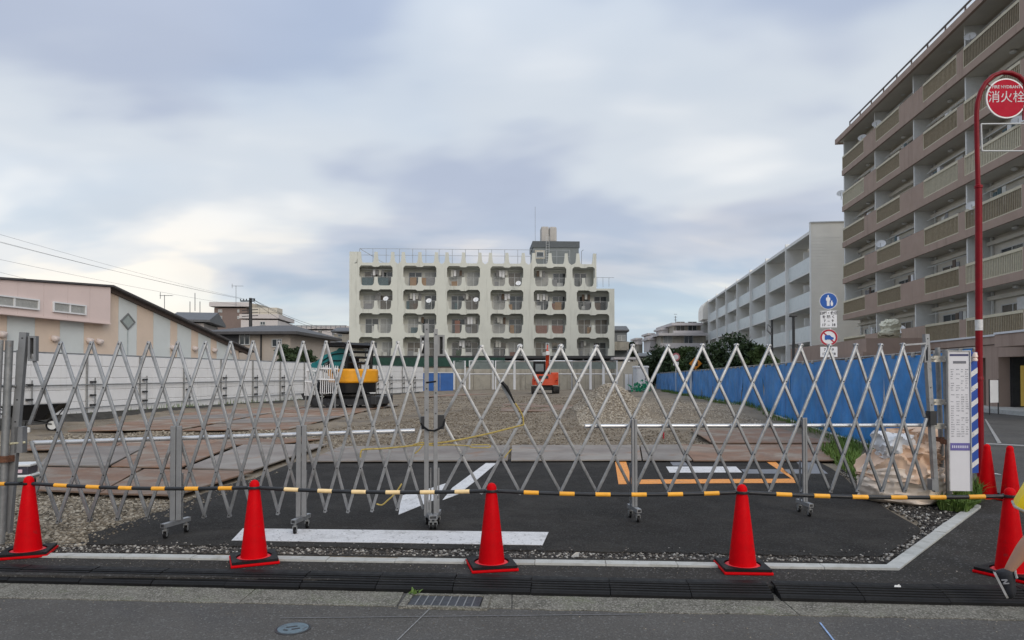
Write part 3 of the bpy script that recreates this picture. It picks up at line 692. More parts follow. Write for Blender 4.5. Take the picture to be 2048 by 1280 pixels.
# ---- scaffold pipes beside both gate ends
def pipe_post(name, pxt, pyt, pxb, zb, Y, r, label, mt=None, wd=None):
    mb = MB(); a = Vector((Xat(pxb, Y), Y, zb)); b = P(pxt, pyt, Y)
    mb.tube([a, b], r, 14)
    o = thing(name, label, 'post', a); q = mb.build('pipe', mt or m_galv, o, True, loc=-a)
    c = a.lerp(b, .42); m2 = MB(); m2.box((c.x-r*1.7,c.y-r*1.7,c.z-.03),(c.x+r*1.7,c.y+r*1.7,c.z+.03)); m2.build('clamp', mat('rust_clamp', (0.16,0.075,0.045), .8, .3, var=.4, scale=30), o, loc=-a)
    return o
pipe_post('pipe_post', 19, 681, 6, -.02, 6.75, .034, 'thick galvanised pipe post beside the left gate end')
pipe_post('pipe_post', 2, 680, -12, -.02, 6.7, .022, 'grey pipe post with a clamp, outermost at the left gate end')
pipe_post('pipe_post', 37, 700, 24, -.02, 7.2, .018, 'thin pipe post squeezed behind the tall left gate post')
mb = MB(); mb.tube([gpt(-40,893,.03), gpt(0,890,.05), gpt(14,892,.06), gpt(30,886,.05), gpt(56,884,.03)], .012, 8); tag(mb.build('tie_rope', mat('rope_pale', (.45,.43,.30), .8, var=.2, scale=30), smooth=True), 'pale rope tying the left pipe posts to the gate', 'rope')
mb = MB(); mb.tube([gpt(-30,772,.06), gpt(40,772,.06)], .014, 8); tag(mb.build('cross_pipe', m_galv, smooth=True), 'short horizontal pipe across the left pipe posts', 'pipe')
pipe_post('pipe_post', 1875, 695, 1884, -.02, 8.75, .03, 'galvanised pipe post standing just right of the far gate end')
pipe_post('pipe_post', 1891, 699, 1896, -.02, 8.6, .036, 'galvanised pipe post holding the white notice board')
for py in (717, 803, 851):
    mb = MB(); mb.tube([P(1858,py-1,8.5), P(1876,py+2,8.6), P(1898,py+4,8.55)], .014, 8); mb.box(tuple(P(1869,py+7,8.56)), tuple(P(1881,py-5,8.66)))
    tag(mb.build('pipe_clamp', mat('zinc', (.55,.52,.45), .45, .6, var=.3, scale=30), smooth=True), {717: 'zinc pipe clamp high between gate end and notice board', 803: 'zinc pipe clamp halfway up beside the notice board', 851: 'zinc pipe clamp level with the guide pipe at the gate end'}[py], 'clamp')
# ================================================================ notice board with blue striped edge
YB = 8.45
bo = thing('notice_board', 'tall narrow white notice board with small print and purple band', 'notice board', (Xat(1918,YB), YB, 0), R(-4))
x0, x1 = Xat(1898,YB)-Xat(1918,YB), Xat(1938,YB)-Xat(1918,YB); zt, zb = Z(703,YB), Z(982,YB)
mb = MB(); mb.box((x0,0,zb),(x1,.02,zt)); mb.build('panel', mat('board_white', (.64,.63,.65), .45, var=.03), bo)
mb = MB(); mb.box((x0-.014,-.012,zb),(x0-.001,.03,zt+.012)); mb.box((x1+.001,-.012,zb),(x1+.012,.03,zt+.012)); mb.box((x0-.001,-.012,zt+.001),(x1+.001,.03,zt+.012)); mb.build('frame', m_alu, bo)
def brow(py0, py1, fx0, fx1, mt, name, y=-.003):
    mb = MB(); mb.box((x0+(x1-x0)*fx0, y, Z(py1,YB)),(x0+(x1-x0)*fx1, -.0005, Z(py0,YB))); return mb.build(name, mt, bo)
m_navy = mat('ink_navy', (.05,.055,.13), .6); m_ink = mat('ink_grey', (.16,.16,.18), .7)
brow(708, 712, .06, .96, m_navy, 'header_bar'); brow(886, 901, .04, .98, mat('ink_purple', (.13,.11,.32), .6), 'purple_band')
brow(722, 727, .22, .84, m_ink, 'title_line')
mb = MB(); random.seed(3)
for i in range(30):
    py = 738+i*4.6
    for (a, b) in ((.08,.27),(.34,.54),(.58,.74),(.78,.95)):
        if random.random() < .22: continue
        l = a+random.uniform(0,.03); r_ = b-random.uniform(0,.09); wds = l
        while wds < r_:
            e = min(r_, wds+random.uniform(.02,.07)); mb.box((x0+(x1-x0)*wds,-.0022,Z(py+random.uniform(1.2,2.2),YB)),(x0+(x1-x0)*e,-.0005,Z(py,YB))); wds = e+.018
o = mb.build('fine_print', mat('ink_print', (.30,.30,.32), .7), bo); o['kind'] = 'stuff'
mb = MB()
for i in range(9): mb.box((x0+(x1-x0)*(.12+.09*i),-.0042,Z(896,YB)),(x0+(x1-x0)*(.17+.09*i),-.0032,Z(891,YB)))
o = mb.build('band_print', mat('ink_white', (.6,.6,.7), .6), bo); o['kind'] = 'stuff'
st = thing('striped_board', 'narrow blue board with white diagonal stripes behind the notice board', 'hazard board', (Xat(1947,8.75), 8.75, 0), R(18))
wS = .13; zt, zb = Z(704,8.75), Z(946,8.75)
mb = MB(); mb.box((-wS/2,0,zb),(wS/2,.02,zt)); mb.build('panel', mat('board_blue', (.02,.07,.32), .45, var=.08), st)
n = 8; step = (zt-zb)/n
for i in range(n):
    z = zb+step*(i+.25); z2 = z+step*.36; dz = .07
    if z2+dz > zt: continue
    mb = MB(); mb.prism([(-wS/2,z),(wS/2,z+dz),(wS/2,z2+dz),(-wS/2,z2)], -.003, -.0005); mb.build('stripe', m_paint, st)
mb = MB(); mb.lathe([(.0,.06),(.018,.055),(.03,.02),(.032,0),(.02,-.01),(.03,-.03),(.028,-.05),(0,-.055)], 14); tag(mb.build('warning_lamp', mat('lamp_white', (.75,.6,.52), .3), None, True, loc=P(1950,714,8.7)), 'small white warning lamp on top of the striped board', 'lamp')
# ================================================================ fire hydrant sign pole
YH = 10.4
m_hred = mat('hydrant_red', (.20,.003,.009), .42, var=.12, scale=6, spec=.2, stain=((.15,.006,.01), 5, .5, .75))
hb = Vector((Xat(1959,YH), YH, -.03)); hp = thing('hydrant_sign_pole', 'tall dark red pole bent over at the top with round fire hydrant sign', 'sign pole', hb)
def H(px, py): return P(px, py, YH)-hb
mb = MB(); mb.tube([Vector((0,0,0)), H(1958,700), H(1957,372)], .047, 20); mb.build('lower_pole', m_hred, hp, True)
arc = [H(1956,374), H(1954,300), H(1953,230), H(1955,205), H(1961,184), H(1971,166), H(1986,152), H(2004,145), H(2022,146), H(2038,153), H(2050,165), H(2058,185)]
mb = MB(); mb.tube(arc, .034, 16); mb.build('upper_pole', m_hred, hp, True)
mb = MB(); mb.lathe([(.051,-.02),(.056,-.015),(.056,.02),(.04,.03)], 20, Matrix.Translation(H(1957,374))); mb.build('collar', m_hred, hp, True)
mb = MB(); mb.lathe([(.049,0),(.051,.0),(.051,.16),(.049,.16)], 20, Matrix.Translation(H(1958,661))); mb.build('sticker', mat('sticker_white', (.6,.6,.58), .5, var=.2, scale=20), hp, True)
mb = MB(); mb.lathe([(.055,0),(.055,.03),(.047,.05)], 20, Matrix.Translation(H(1959,760))); mb.build('band', m_hred, hp, True)
sc_ = H(2012,197); rad = 40.5/F*YH
Mx = Matrix.Translation(sc_) @ Matrix.Rotation(R(90), 4, 'X')
mb = MB(); mb.lathe([(0,-.012),(rad,-.012),(rad,.008),(0,.008)], 48, Mx); disc = mb.build('sign_disc', mat('sign_white', (.78,.77,.76), .4, var=.03), hp)
mb = MB(); mb.lathe([(0,.0095),(rad*.935,.0095),(rad*.935,.0105),(0,.0105)], 48, Mx); mb.build('sign_face', mat('sign_red', (.43,.006,.026), .5, var=.06, spec=.1), hp)
T = lambda x, z: Matrix.Translation(sc_+Vector((x, -.0115, z))) @ FACE
text_mesh('消火栓', rad*.62, m_paint, 'sign_text', hp, T(0, rad*.03), .001, bold=.0)
text_mesh('FIRE HYDRANT', rad*.21, m_paint, 'sign_text', hp, T(0, rad*.56), .001, bold=.001)
fr = MB(); a, b, c_, d_ = H(1962,248), H(2062,247), H(2062,302), H(1964,302)
for p_, q_ in ((a,b),(b,c_),(c_,d_),(d_,a)): fr.tube([p_, q_], .012, 8)
fr.build('lower_frame', m_frame, hp, True)
mb = MB(); mb.tube([H(2046,170), H(2046,240)], .012, 8); mb.tube([H(1972,166), H(1990,180)], .01, 8); mb.build('bracket', m_hred, hp, True)
# ================================================================ cones and bars
def cone_proto():
    t = thing('traffic_cone', 'x', 'traffic cone')
    mb = MB(); mb.bevbox((-.195,-.195,0),(.195,.195,.022), .008); mb.build('base', m_red, t)
    bm = MB(); bm.prism([(-.185,-.185),(.185,-.185),(.185,.185),(-.185,.185)], .024, .045, Matrix(((1,0,0,0),(0,0,1,0),(0,1,0,0),(0,0,0,1))), holes=[[(.147*math.cos(a*math.pi/16), .147*math.sin(a*math.pi/16)) for a in range(32)]])
    bm.build('weight', m_rubber, t)
    mb = MB(); mb.lathe([(.144,.022),(.144,.030),(.136,.036),(.110,.040)], 40); mb.build('skirt', mat('cone_skirt', (.72,.03,.04), .5, spec=.25), t, True)
    mb = MB(); mb.lathe([(.109,.036),(.108,.07),(.048,.60),(.044,.615),(.042,.62),(.042,.655),(.038,.675),(.026,.692),(.012,.699),(0,.70)], 40); mb.build('body', m_red, t, True)
    return t
proto = cone_proto()
cones = [(56,1108,.10,'red traffic cone in front of the tall left gate post'), (508,1122,.42,'red traffic cone at the left end of the white stop line'), (983,1133,.20,'red traffic cone behind the drain grate'), (1485,1138,-.05,'red traffic cone beside the gap between the step plates'), (2022,1150,.5,'red traffic cone beside the running child'),]
CP = []
for i, (px, py, rz, lab) in enumerate(cones):
    c_ = proto if i == 0 else copy_tree(proto)
    p = G(px, py, 0.0); c_.location = (p.x, p.y, .002); c_.rotation_euler = (0, 0, rz); tag(c_, lab, 'traffic cone', 'red cones along the kerb'); CP.append(p)
CP[0] = G(50,1108,0)
cones2 = [(1975,994,.1,'red traffic cone in front of the hydrant pole'), (2021,1000,.3,'red traffic cone standing in the side street mouth')]
for px, py, rz, lab in cones2:
    c_ = copy_tree(proto); p = G(px, py, 0.0); c_.location = (p.x, p.y, .002); c_.rotation_euler = (0, 0, rz); tag(c_, lab, 'traffic cone', 'red cones along the kerb')
proto.rotation_euler = (0, 0, .35)
def cone_bar(a, b, label, ymat, n=6):
    a = Vector((a.x, a.y, .635)); b = Vector((b.x, b.y, .635)); L = (b-a).length; d = (b-a).normalized()
    t = thing('cone_bar', label, 'barrier bar', a, math.atan2(d.y, d.x), 'black and yellow bars hooked over the cones')
    def sag(x): u = x/L; return -.026*4*u*(1-u)
    N = 24; mb = MB(); mb.tube([(.05+(L-.1)*i/N, 0, sag(.05+(L-.1)*i/N)) for i in range(N+1)], .0165, 12); mb.build('tube', m_tube, t, True)
    p0 = L*.135
    pitch = (L-2*p0)/(n-1)*.985
    for i in range(n):
        x = p0+pitch*i-.01; mb = MB(); mb.tube([(x, 0, sag(x)), (x+.0625, 0, sag(x+.0625)), (x+.125, 0, sag(x+.125))], .0182, 12); mb.build('reflective_band', ymat, t, True)
    for x in (0, L):
        M = Matrix.Translation((x,0,.0)); mb = MB(); mb.lathe([(.043,-.012),(.056,-.010),(.058,0),(.056,.010),(.043,.012),(.043,-.012)], 24, M); mb.build('ring', m_tube, t, True)
    return t
vx = CP[0]-(CP[1]-CP[0])
c_ = copy_tree(proto); c_.location = (vx.x, vx.y, .002); c_.rotation_euler = (0, 0, -.2); tag(c_, 'red traffic cone holding the outer end of the bar beyond the left gate post', 'traffic cone', 'red cones along the kerb')
cone_bar(vx, CP[0], 'striped bar hooked on the cone by the left gate post, running off the pavement', m_yel)
cone_bar(CP[0], CP[1], 'striped bar between the cone at the gate post and the cone at the stop line', m_yel)
cone_bar(CP[1], CP[2], 'striped bar with faded cream bands in front of the gate caster', m_cream)
cone_bar(CP[2], CP[3], 'striped bar between the drain grate cone and the step plate gap cone', m_yel)
cone_bar(CP[3], CP[4], 'striped bar leading to the cone beside the running child', m_yel)
# ================================================================ big bag of waste
bc = G(1800,972,0.0); bc = Vector((Xat(1802,9.1), 9.1, 0))
bag = thing('bulk_bag', 'crumpled beige bulk bag overflowing with sacks behind the gate', 'bulk bag', bc)
m_bag = mat('bag_beige', (.70,.50,.36), .75, var=.06, scale=5, bump=.25, bscale=22, stain=((.60,.42,.30), 4, .6, .8))
m_bagp = mat('bag_pale', (.74,.63,.52), .75, var=.06, scale=6, bump=.3, bscale=25, stain=((.62,.50,.39), 5, .5, .8))
from mathutils import noise as mnoise
def crumple(name, prof, mt, seed, amp, loc, n=96, sx=1.0, sy=1.0, parent=None, scl=5.5, horiz=0.0):
    pr = []
    for i in range(len(prof)-1):
        for k in range(5): t = k/5; pr.append((prof[i][0]*(1-t)+prof[i+1][0]*t, prof[i][1]*(1-t)+prof[i+1][1]*t))
    pr.append(prof[-1]); mb = MB(); rows = len(pr); off = Vector((seed*3.7, seed*1.9, seed*2.3))
    for j, (r, z) in enumerate(pr):
        for k in range(n):
            a = 2*math.pi*k/n; p = Vector((r*math.cos(a)*sx, r*math.sin(a)*sy, z))
            q1 = 1-2*abs(mnoise.noise(p*scl+off)); q2 = 1-2*abs(mnoise.noise(p*scl*2.1+off*2)); q3 = mnoise.noise(p*scl*.45+off*3)
            d = amp*(.75*q1*abs(q1)+.45*q2*abs(q2)+.9*q3-.35)
            if horiz: d += horiz*math.sin(z*75+3*mnoise.noise(p*3+off))
            nr = Vector((math.cos(a), math.sin(a), .25)); p = p+nr*d+Vector((0,0,amp*.5*mnoise.noise(p*4-off)))
            if j == 0: p.z = max(p.z, z-.01)
            mb.v.append(tuple(p))
    mb.f = [(j*n+k, j*n+(k+1) % n, (j+1)*n+(k+1) % n, (j+1)*n+k) for j in range(rows-1) for k in range(n)]
    mb.f.append(tuple((rows-1)*n+k for k in range(n)))
    return mb.build(name, mt, parent or bag, True, loc=loc)
crumple('lower_bag', [(.42,.0),(.50,.04),(.53,.14),(.52,.26),(.50,.36),(.46,.44),(.36,.48),(.2,.49)], m_bagp, 2, .05, (0,0,0), 110, scl=4, horiz=.008)
crumple('collar_flap', [(.56,.30),(.53,.38),(.48,.47),(.43,.55),(.38,.60),(.30,.63)], m_bag, 5, .13, (.02,0,0), 110, scl=3.2)
crumple('inner_sack', [(.36,.46),(.41,.57),(.40,.68),(.37,.78),(.30,.86),(.18,.91),(.05,.92)], m_bag, 8, .16, (.10,0,0), 96, 1.0, .9, scl=3.6)
crumple('inner_sack', [(.18,.56),(.23,.66),(.23,.76),(.19,.84),(.08,.89)], mat('sack_white', (.72,.725,.73), .6, var=.04, bump=.2, bscale=30), 11, .10, (-.20,-.16,0), 72, scl=5)
crumple('inner_sack', [(.15,.5),(.20,.6),(.20,.7),(.14,.78),(.04,.81)], m_bag, 14, .12, (.24,-.22,0), 72, scl=5)
# ================================================================ weeds
def weeds(name, pts, n, hmin, hmax, label, mt=m_grass, spread=.5, seed=1, kind='stuff', zf=None):
    rs = np.random.default_rng(seed); mb = MB()
    pl = [(p.x, p.y) for p in pts]; xs = [p[0] for p in pl]; ys = [p[1] for p in pl]; k = 0
    while k < n:
        x, y = rs.uniform(min(xs), max(xs)), rs.uniform(min(ys), max(ys))
        if not in_poly(np.array([x]), np.array([y]), pl)[0]: continue
        k += 1; z = (zf or hz)(x, y); h = rs.uniform(hmin, hmax); a = rs.uniform(0, 6.28); b = rs.normal(0, spread)*h; wd = rs.uniform(.004,.010)*(1+h)
        dx, dy = math.cos(a), math.sin(a); px_, py_ = -dy*wd, dx*wd
        p0 = Vector((x, y, z)); p1 = p0+Vector((dx*b*.3, dy*b*.3, h*.55)); p2 = p0+Vector((dx*b, dy*b, h*(1-.25*min(1, abs(b)/h))))
        o = len(mb.v); s_ = Vector((px_, py_, 0))
        mb.v += [tuple(p0-s_*.6), tuple(p0+s_*.6), tuple(p1+s_), tuple(p1-s_), tuple(p2)]; mb.f += [(o,o+1,o+2,o+3),(o+3,o+2,o+4)]
    o = mb.build(name, mt, recalc=False); return tag(o, label, 'grass', kind=kind)
weeds('grass', [G(1640,905),G(1720,965),G(1735,985),G(1720,910),G(1700,885)], 2600, .05, .30, 'strip of grass between the apron and the beige bag', seed=2)
weeds('grass', [G(1870,1005),G(1960,1005),G(1935,1027),G(1880,1020)], 1500, .06, .22, 'clump of grass at the foot of the notice board', seed=3, spread=.7, zf=lambda x, y: 0)
weeds('grass', [G(1890,985),G(1960,985),G(1962,1006),G(1880,1004)], 900, .10, .30, 'taller grass behind the notice board foot', seed=4, spread=.6, zf=lambda x, y: 0)
weeds('grass', [Vector((XR(Y)-o_, Y, 0)) for Y, o_ in ((11,.35),(20,.35),(32,.35),(48,.4),(60,.5))]+[Vector((XR(Y)+.1, Y, 0)) for Y in (60,48,32,20,11)], 3800, .06, .28, 'grass growing along the foot of the blue tarp fence', seed=5)
weeds('grass', [Vector((XL(Y)+3.0, Y, 0)) for Y in (20,30,44)]+[Vector((XL(Y)+3.5, Y, 0)) for Y in (44,30,20)], 900, .06, .3, 'sparse weeds along the white fence', seed=6)
weeds('grass', [gp(815,1193),gp(835,1193),gp(838,1188),gp(820,1188)], 18, .02, .055, 'tiny weed growing beside the drain grate', spread=1.0, seed=7, zf=lambda x, y: ROADZ)
# small things
mb = MB(); mb.tube([GT(1327,877), GT(1327,877)+Vector((0,0,.17))], .02, 8); tag(mb.build('marker_stake', mat('stake_red', (.35,.02,.03), .5), smooth=True), 'small red marker stake in the gravel', 'stake')
t_ = G(1150,1113,.02); mb = MB(); mb.add([(-.035,0,0),(.03,-.01,0),(.045,.03,.03),(.0,.04,.02),(.01,.01,.035)], [(0,1,2,4),(0,4,3),(2,3,4),(0,1,2,3)]); tag(mb.build('paper_scrap', mat('paper', (.62,.61,.58), .8), loc=t_), 'pale chip of torn paper on the kerb', 'litter')
t_ = G(1795,1175,.02); mb = MB(); mb.add([(-.025,0,0),(.025,-.004,0),(.03,.014,.008),(-.01,.018,.01)], [(0,1,2,3)]); mb.add([(-.02,.004,.002),(.02,.0,.002),(.02,.012,.018)], [(0,1,2)]); tag(mb.build('paper_scrap', mat('paper', (.62,.61,.58), .8), loc=t_+Vector((0,0,.004))), 'tiny white scrap of paper on a rubber step plate', 'litter')
# container left of the rusty plates
cc = P(46,946,10.6); cc.z = 0.0
ct = thing('tool_box', 'low white and dark box with a handle beside the rusty plates', 'box', cc, R(12))
mb = MB(); mb.bevbox((-.30,-.18,.0),(.17,.18,.09), .02); mb.build('lower_tray', mat('box_green', (.08,.10,.09), .5), ct)
mb = MB(); mb.bevbox((-.30,-.18,.092),(.17,.18,.13), .015); mb.build('rim', mat('box_white', (.62,.63,.62), .5), ct)
mb = MB(); mb.bevbox((-.27,-.16,.132),(.14,.16,.25), .02); mb.build('case', mat('box_dark', (.04,.04,.055), .4), ct)
mb = MB(); mb.bevbox((-.30,-.18,.252),(.17,.18,.29), .015); mb.build('lid', mat('box_white', (.62,.63,.62), .5), ct)
mb = MB(); mb.bevbox((-.05,-.172,.16),(.06,-.161,.21), .004); mb.build('latch', mat('box_pink', (.6,.45,.5), .5), ct)
# wheelbarrow at the left fence
wp = Vector((Xat(82,19.5), 19.5, hz(-12,19.5)))
wb = thing('wheelbarrow', 'black wheelbarrow parked against the white fence', 'wheelbarrow', wp, R(8))
k = 19.5/F
mb = MB(); top = [(-.85,-.34),(.62,-.30),(.62,.30),(-.85,.34)]; bt = [(-.55,-.2),(.10,-.18),(.10,.18),(-.55,.2)]; zt_, zb_ = .72, .34
mb.v = [(a,b,zt_+(.06 if a > 0 else 0)) for a, b in top]+[(a,b,zb_) for a, b in bt]; mb.f = [(0,1,5,4),(1,2,6,5),(2,3,7,6),(3,0,4,7),(4,5,6,7)]
o = mb.build('tray', m_black, wb); md = o.modifiers.new('t', 'SOLIDIFY'); md.thickness = .02
mb = MB(); mb.tube([(-.85,-.35,.72),(.62,-.31,.78),(.62,.31,.78),(-.85,.35,.72),(-.85,-.35,.72)], .016, 8); mb.build('rim', m_black, wb, True)
for s in (-1, 1):
    mb = MB(); mb.tube([(-1.15,s*.24,.62),(-.4,s*.2,.34),(.32,s*.06,.22)], .018, 8); mb.build('handle', m_dark, wb, True)
    mb = MB(); mb.tube([(.55,s*.26,.74),(.35,s*.2,.42),(.28,s*.1,.3)], .014, 8); mb.build('strut', m_dark, wb, True)
    mb = MB(); mb.tube([(-.45,s*.2,.34),(-.55,s*.24,.0)], .016, 8); mb.build('leg', m_dark, wb, True)
M = Matrix.Translation((.32,0,.19)) @ Matrix.Rotation(R(90), 4, 'X')
mb = MB(); mb.lathe([(.12,-.04),(.17,-.045),(.19,0),(.17,.045),(.12,.04)], 24, M); wh = mb.build('wheel', m_black, wb, True)
mb = MB(); mb.lathe([(0,-.045),(.12,-.042),(.12,.042),(0,.045)], 20, M); mb.build('rim_disc', mat('box_white', (.62,.63,.62), .5), wh, True)
mb = MB(); mb.bevbox((-.16,-.30,.0),(.03,-.2,.16), .04); tag(mb.build('white_can', mat('box_white', (.62,.63,.62), .5), loc=wp+Vector((-.05,-.15,0))), 'small white can on the ground under the wheelbarrow', 'can')
# ================================================================ white panel fence on the left
fa = math.atan2(1, .213); FL0 = 17.0
wf = thing('panel_fence', 'white ribbed panel fence with grey pipe posts along the left of the lot', 'fence', (-19.4+.213*FL0, FL0, 0), fa)
fcos = math.sin(fa)                     # world Y gained per metre of fence
def panel_mesh(Wd, Hh, nb):
    mb = MB(); bh = Hh/nb; prof = []
    for k in range(nb):
        z = k*bh; prof += [(.004, z+.006), (-.026, z+.022), (-.026, z+bh-.022), (.004, z+bh-.006)]
    prof = [(.012, 0)]+prof+[(.012, Hh)]
    n = len(prof); mb.v = [(.004, a, b) for a, b in prof]+[(Wd-.004, a, b) for a, b in prof]
    mb.f = [(i, i+1, n+i+1, n+i) for i in range(n-1)]+[(0, n, 2*n-1, n-1)]
    t = tessellate_polygon([[Vector((a, b, 0)) for a, b in prof]]); mb.f += [tuple(x) for x in t]+[tuple(i+n for i in x) for x in t]
    return mb.mesh('fence_panel', m_white)
pm = panel_mesh(.66, 1.98, 5)
Ltot = (57-FL0)/fcos; i = 0
while i*.66 < Ltot:
    s = i*.66; inst('fence_panel', pm, wf, (s, random.uniform(-.004,.004), 0.345+random.uniform(-.006,.006)), (0, random.uniform(-.003,.003), random.uniform(-.01,.01))); i += 1
mb = MB(); mb.tube([(0,0,2.0),(0,0,0)], .028, 10); pme = None
post = MB(); post.tube([(0,0,-.05),(0,0,2.02)], .032, 10); pme = post.mesh('post', m_galv, True)
stake = MB(); stake.tube([(0,0,-.05),(0,0,1.34)], .020, 8); sme = stake.mesh('stake', m_galv, True)
cl = MB(); cl.box((-.04,-.05,-.03),(.16,.03,.03)); cme = cl.mesh('clamp', m_dark)
s = (21.2-FL0)/fcos
while s < Ltot:
    zz = zg(FL0+s*fcos)
    inst('post', pme, wf, (s,-.06,.31)); inst('stake', sme, wf, (s+.30,-.11,zz))
    for h in (1.2, .75, .42): inst('clamp', cme, wf, (s+.16,-.09,zz+h))
    s += 2.45
mb = MB(); mb.tube([(-1,-.11,1.27),(Ltot*.4,-.11,1.27+.1),(Ltot,-.11,1.27+.05)], .022, 8); mb.build('rail', m_galv, wf, True)
mb = MB(); mb.tube([(-1,-.10,.45),(Ltot*.4,-.10,.45+.2),(Ltot,-.10,.45+.3)], .018, 8); mb.build('lower_rail', m_galv, wf, True)
mb = MB(); mb.tube([(-1,-.02,2.345),(Ltot,-.02,2.345)], .02, 8); mb.build('top_rail', m_galv, wf, True)
# dark earth bank below it
mb = MB()
pts = [(-19.4+.213*Y, Y, zg(Y)) for Y in (17,22,26,30,36,44,56)]
for k, (x, y, z) in enumerate(pts): mb.v += [(x-.3,y,.38),(x+.16,y,.36),(x+.7,y,z-.04)]
for k in range(len(pts)-1):
    o = k*3; mb.f += [(o,o+1,o+4,o+3),(o+1,o+2,o+5,o+4)]
o = mb.build('earth_bank', mat('dark_earth', (.045,.042,.036), .95, var=.4, scale=4, bump=1, bscale=12)); o['kind'] = 'structure'
# ================================================================ blue tarp fence
ba = math.atan2(1, .115); B0 = 11.6; bsin = math.sin(ba)
bf = thing('tarp_fence', 'long blue tarpaulin fence along the right side of the lot', 'fence', (6.3+.115*B0, B0, 0), ba)
Lb = (66-B0)/bsin; SW = 3.6; i = 0; rsb = np.random.default_rng(4)
while i*SW < Lb:
    s0 = i*SW; nx, nz_ = 44, 12; mb = MB(); ph = rsb.uniform(0, 6.28, 8)
    for b in range(nz_+1):
        v = b/nz_
        for a in range(nx+1):
            u = a/nx; s = s0+u*SW
            zlo = zg(B0+s*bsin)+.06; z = zlo+v*(2.05-.003*(B0+s*bsin-16)-zlo)-(.05*math.sin(math.pi*u) if b == nz_ else .03*v*math.sin(math.pi*u))
            y = .035*(abs(math.sin(u*9+ph[0]+v*1.2))-.5)+.028*(abs(math.sin(u*15+ph[1]-v*2.6+1.5*math.sin(u*4)))-.5)+.02*math.sin(v*5+ph[2]+u*6)*v*(1-v)*3+.018*math.sin((u*8-v*7)+ph[3])
            mb.v.append((s, y*(.35+.65*min(1, (1-v)*1.4+.2)), z))
    mb.f = [(b*(nx+1)+a, b*(nx+1)+a+1, (b+1)*(nx+1)+a+1, (b+1)*(nx+1)+a) for b in range(nz_) for a in range(nx)]
    mb.build('tarp_sheet', m_blue, bf, 'full'); i += 1
s = .2
while s < Lb:
    inst('post', pme, bf, (s,-.08,-.05)); s += 1.8
mb = MB(); mb.tube([(s_, .07, zg(B0+s_*bsin)+.05) for s_ in np.linspace(0, Lb*.5, 24)], .022, 8); mb.build('bottom_pipe', m_frame, bf, True)
tb_ = MB()
for k in range(int(Lb/.9)):
    s_ = .3+k*.9; zt_ = 2.05-.003*(B0+s_*bsin-16); tb_.box((s_-.006,-.05,zt_-.09),(s_+.006,.07,zt_+.012))
o = tb_.build('ties', m_galv, bf); o['kind'] = 'stuff'
mb = MB(); mb.tube([(s_, -.03, 2.05-.003*(B0+s_*bsin-16)) for s_ in np.linspace(0, Lb, 24)], .02, 8); mb.build('top_pipe', m_galv, bf, True)
mb = MB(); mb.box((Lb-22.1,.05,zg(60)-.1),(Lb-21.9,.16,2.0)); mb.build('white_post', m_frame, bf)
mb = MB(); mb.tube([P(1752,848,15.2), P(1758,838,15.2), P(1768,833,15.2)], .03, 8); tag(mb.build('cable_bundle', m_frame, smooth=True), 'white cable bundle hanging on the blue tarp', 'cable')
mb = MB(); mb.bevbox((-.07,-.07,-.1),(.07,.07,.06), .03); tag(mb.build('black_box', m_black, loc=P(1776,836,15.2)), 'small black box hanging on the blue tarp', 'box')
# ================================================================ far end of the lot
YW = 67.0
def wx(px, Y=YW): return Xat(px, Y)
rw = thing('retaining_wall', 'beige concrete retaining wall closing the back of the lot', 'wall', (wx(1040), YW, zg(YW)))
ox, oz = wx(1040), zg(YW)
def rwbox(name, px0, px1, py0, py1, mt, y0=0, y1=.5):
    mb = MB(); mb.box((wx(px0)-ox, y0, Z(py1,YW)-oz),(wx(px1)-ox, y1, Z(py0,YW)-oz)); return mb.build(name, mt, rw)
for k in range(15):
    a = 740+k*34.5; rwbox('wall_block', a+.3, a+34.2, 749.5, 782, m_conc); rwbox('wall_block', a+.3, a+34.2, 736, 749, m_conc, .04, .5)
rwbox('upper_band', 740, 1258, 722, 735.5, mat('conc_brown', (.23,.20,.17), .9, var=.2, scale=1.2), .35, .8)
rwbox('green_net', 742, 1010, 715, 733, mat('net_green', (.018,.055,.04), .8, var=.3, scale=2), .2, .26)
sh = thing('carport', 'long flat dark roofed shed along the foot of the white apartment block', 'shed', (wx(985), YW+1.5, 0))
mb = MB(); mb.box((wx(740)-wx(985),-.4,Z(717,YW+1)),(wx(1236)-wx(985),3.0,Z(711.5,YW+1))); mb.build('roof', m_dark, sh)
mb = MB(); mb.box((wx(740)-wx(985),2.2,.3),(wx(1236)-wx(985),2.6,Z(717,YW+1))); mb.build('wall', mat('shed_grey', (.16,.165,.16), .8), sh)
for k in range(9):
    x = wx(750+k*60)-wx(985); mb = MB(); mb.box((x-.06,0,1.5),(x+.06,.12,Z(717,YW+1))); mb.build('post', m_frame, sh)
YF = 64.0
ff_ = thing('frame_fence', 'row of thin white pipe frames in front of the retaining wall', 'fence', (Xat(1070,YF), YF, zg(YF)))
fx = lambda px: Xat(px,YF)-Xat(1070,YF); fz = lambda py: Z(py,YF)-zg(YF)
for a, b in ((908,930),(939,986),(991,1028),(1030,1068),(1068,1144),(1144,1180),(1182,1206),(1208,1234)):
    mb = MB(); z0 = fz(779)
    mb.tube([(fx(a),0,z0),(fx(a),0,fz(722)),(fx(b),0,fz(722)),(fx(b),0,z0)], .075, 6); mb.tube([(fx(a),0,fz(748)),(fx(b),0,fz(748))], .04, 6); mb.build('frame', m_white, ff_, True)
    mb = MB(); mb.box((fx(a)+.06,-.01,fz(738)),(fx(b)-.06,.01,fz(724))); mb.build('pane', mat('net_grey', (.15,.18,.17), .6, var=.2, scale=2), ff_)
bp_ = thing('blue_panels', 'row of short blue site panels at the far left corner', 'fence', (Xat(865,61), 61, zg(61)))
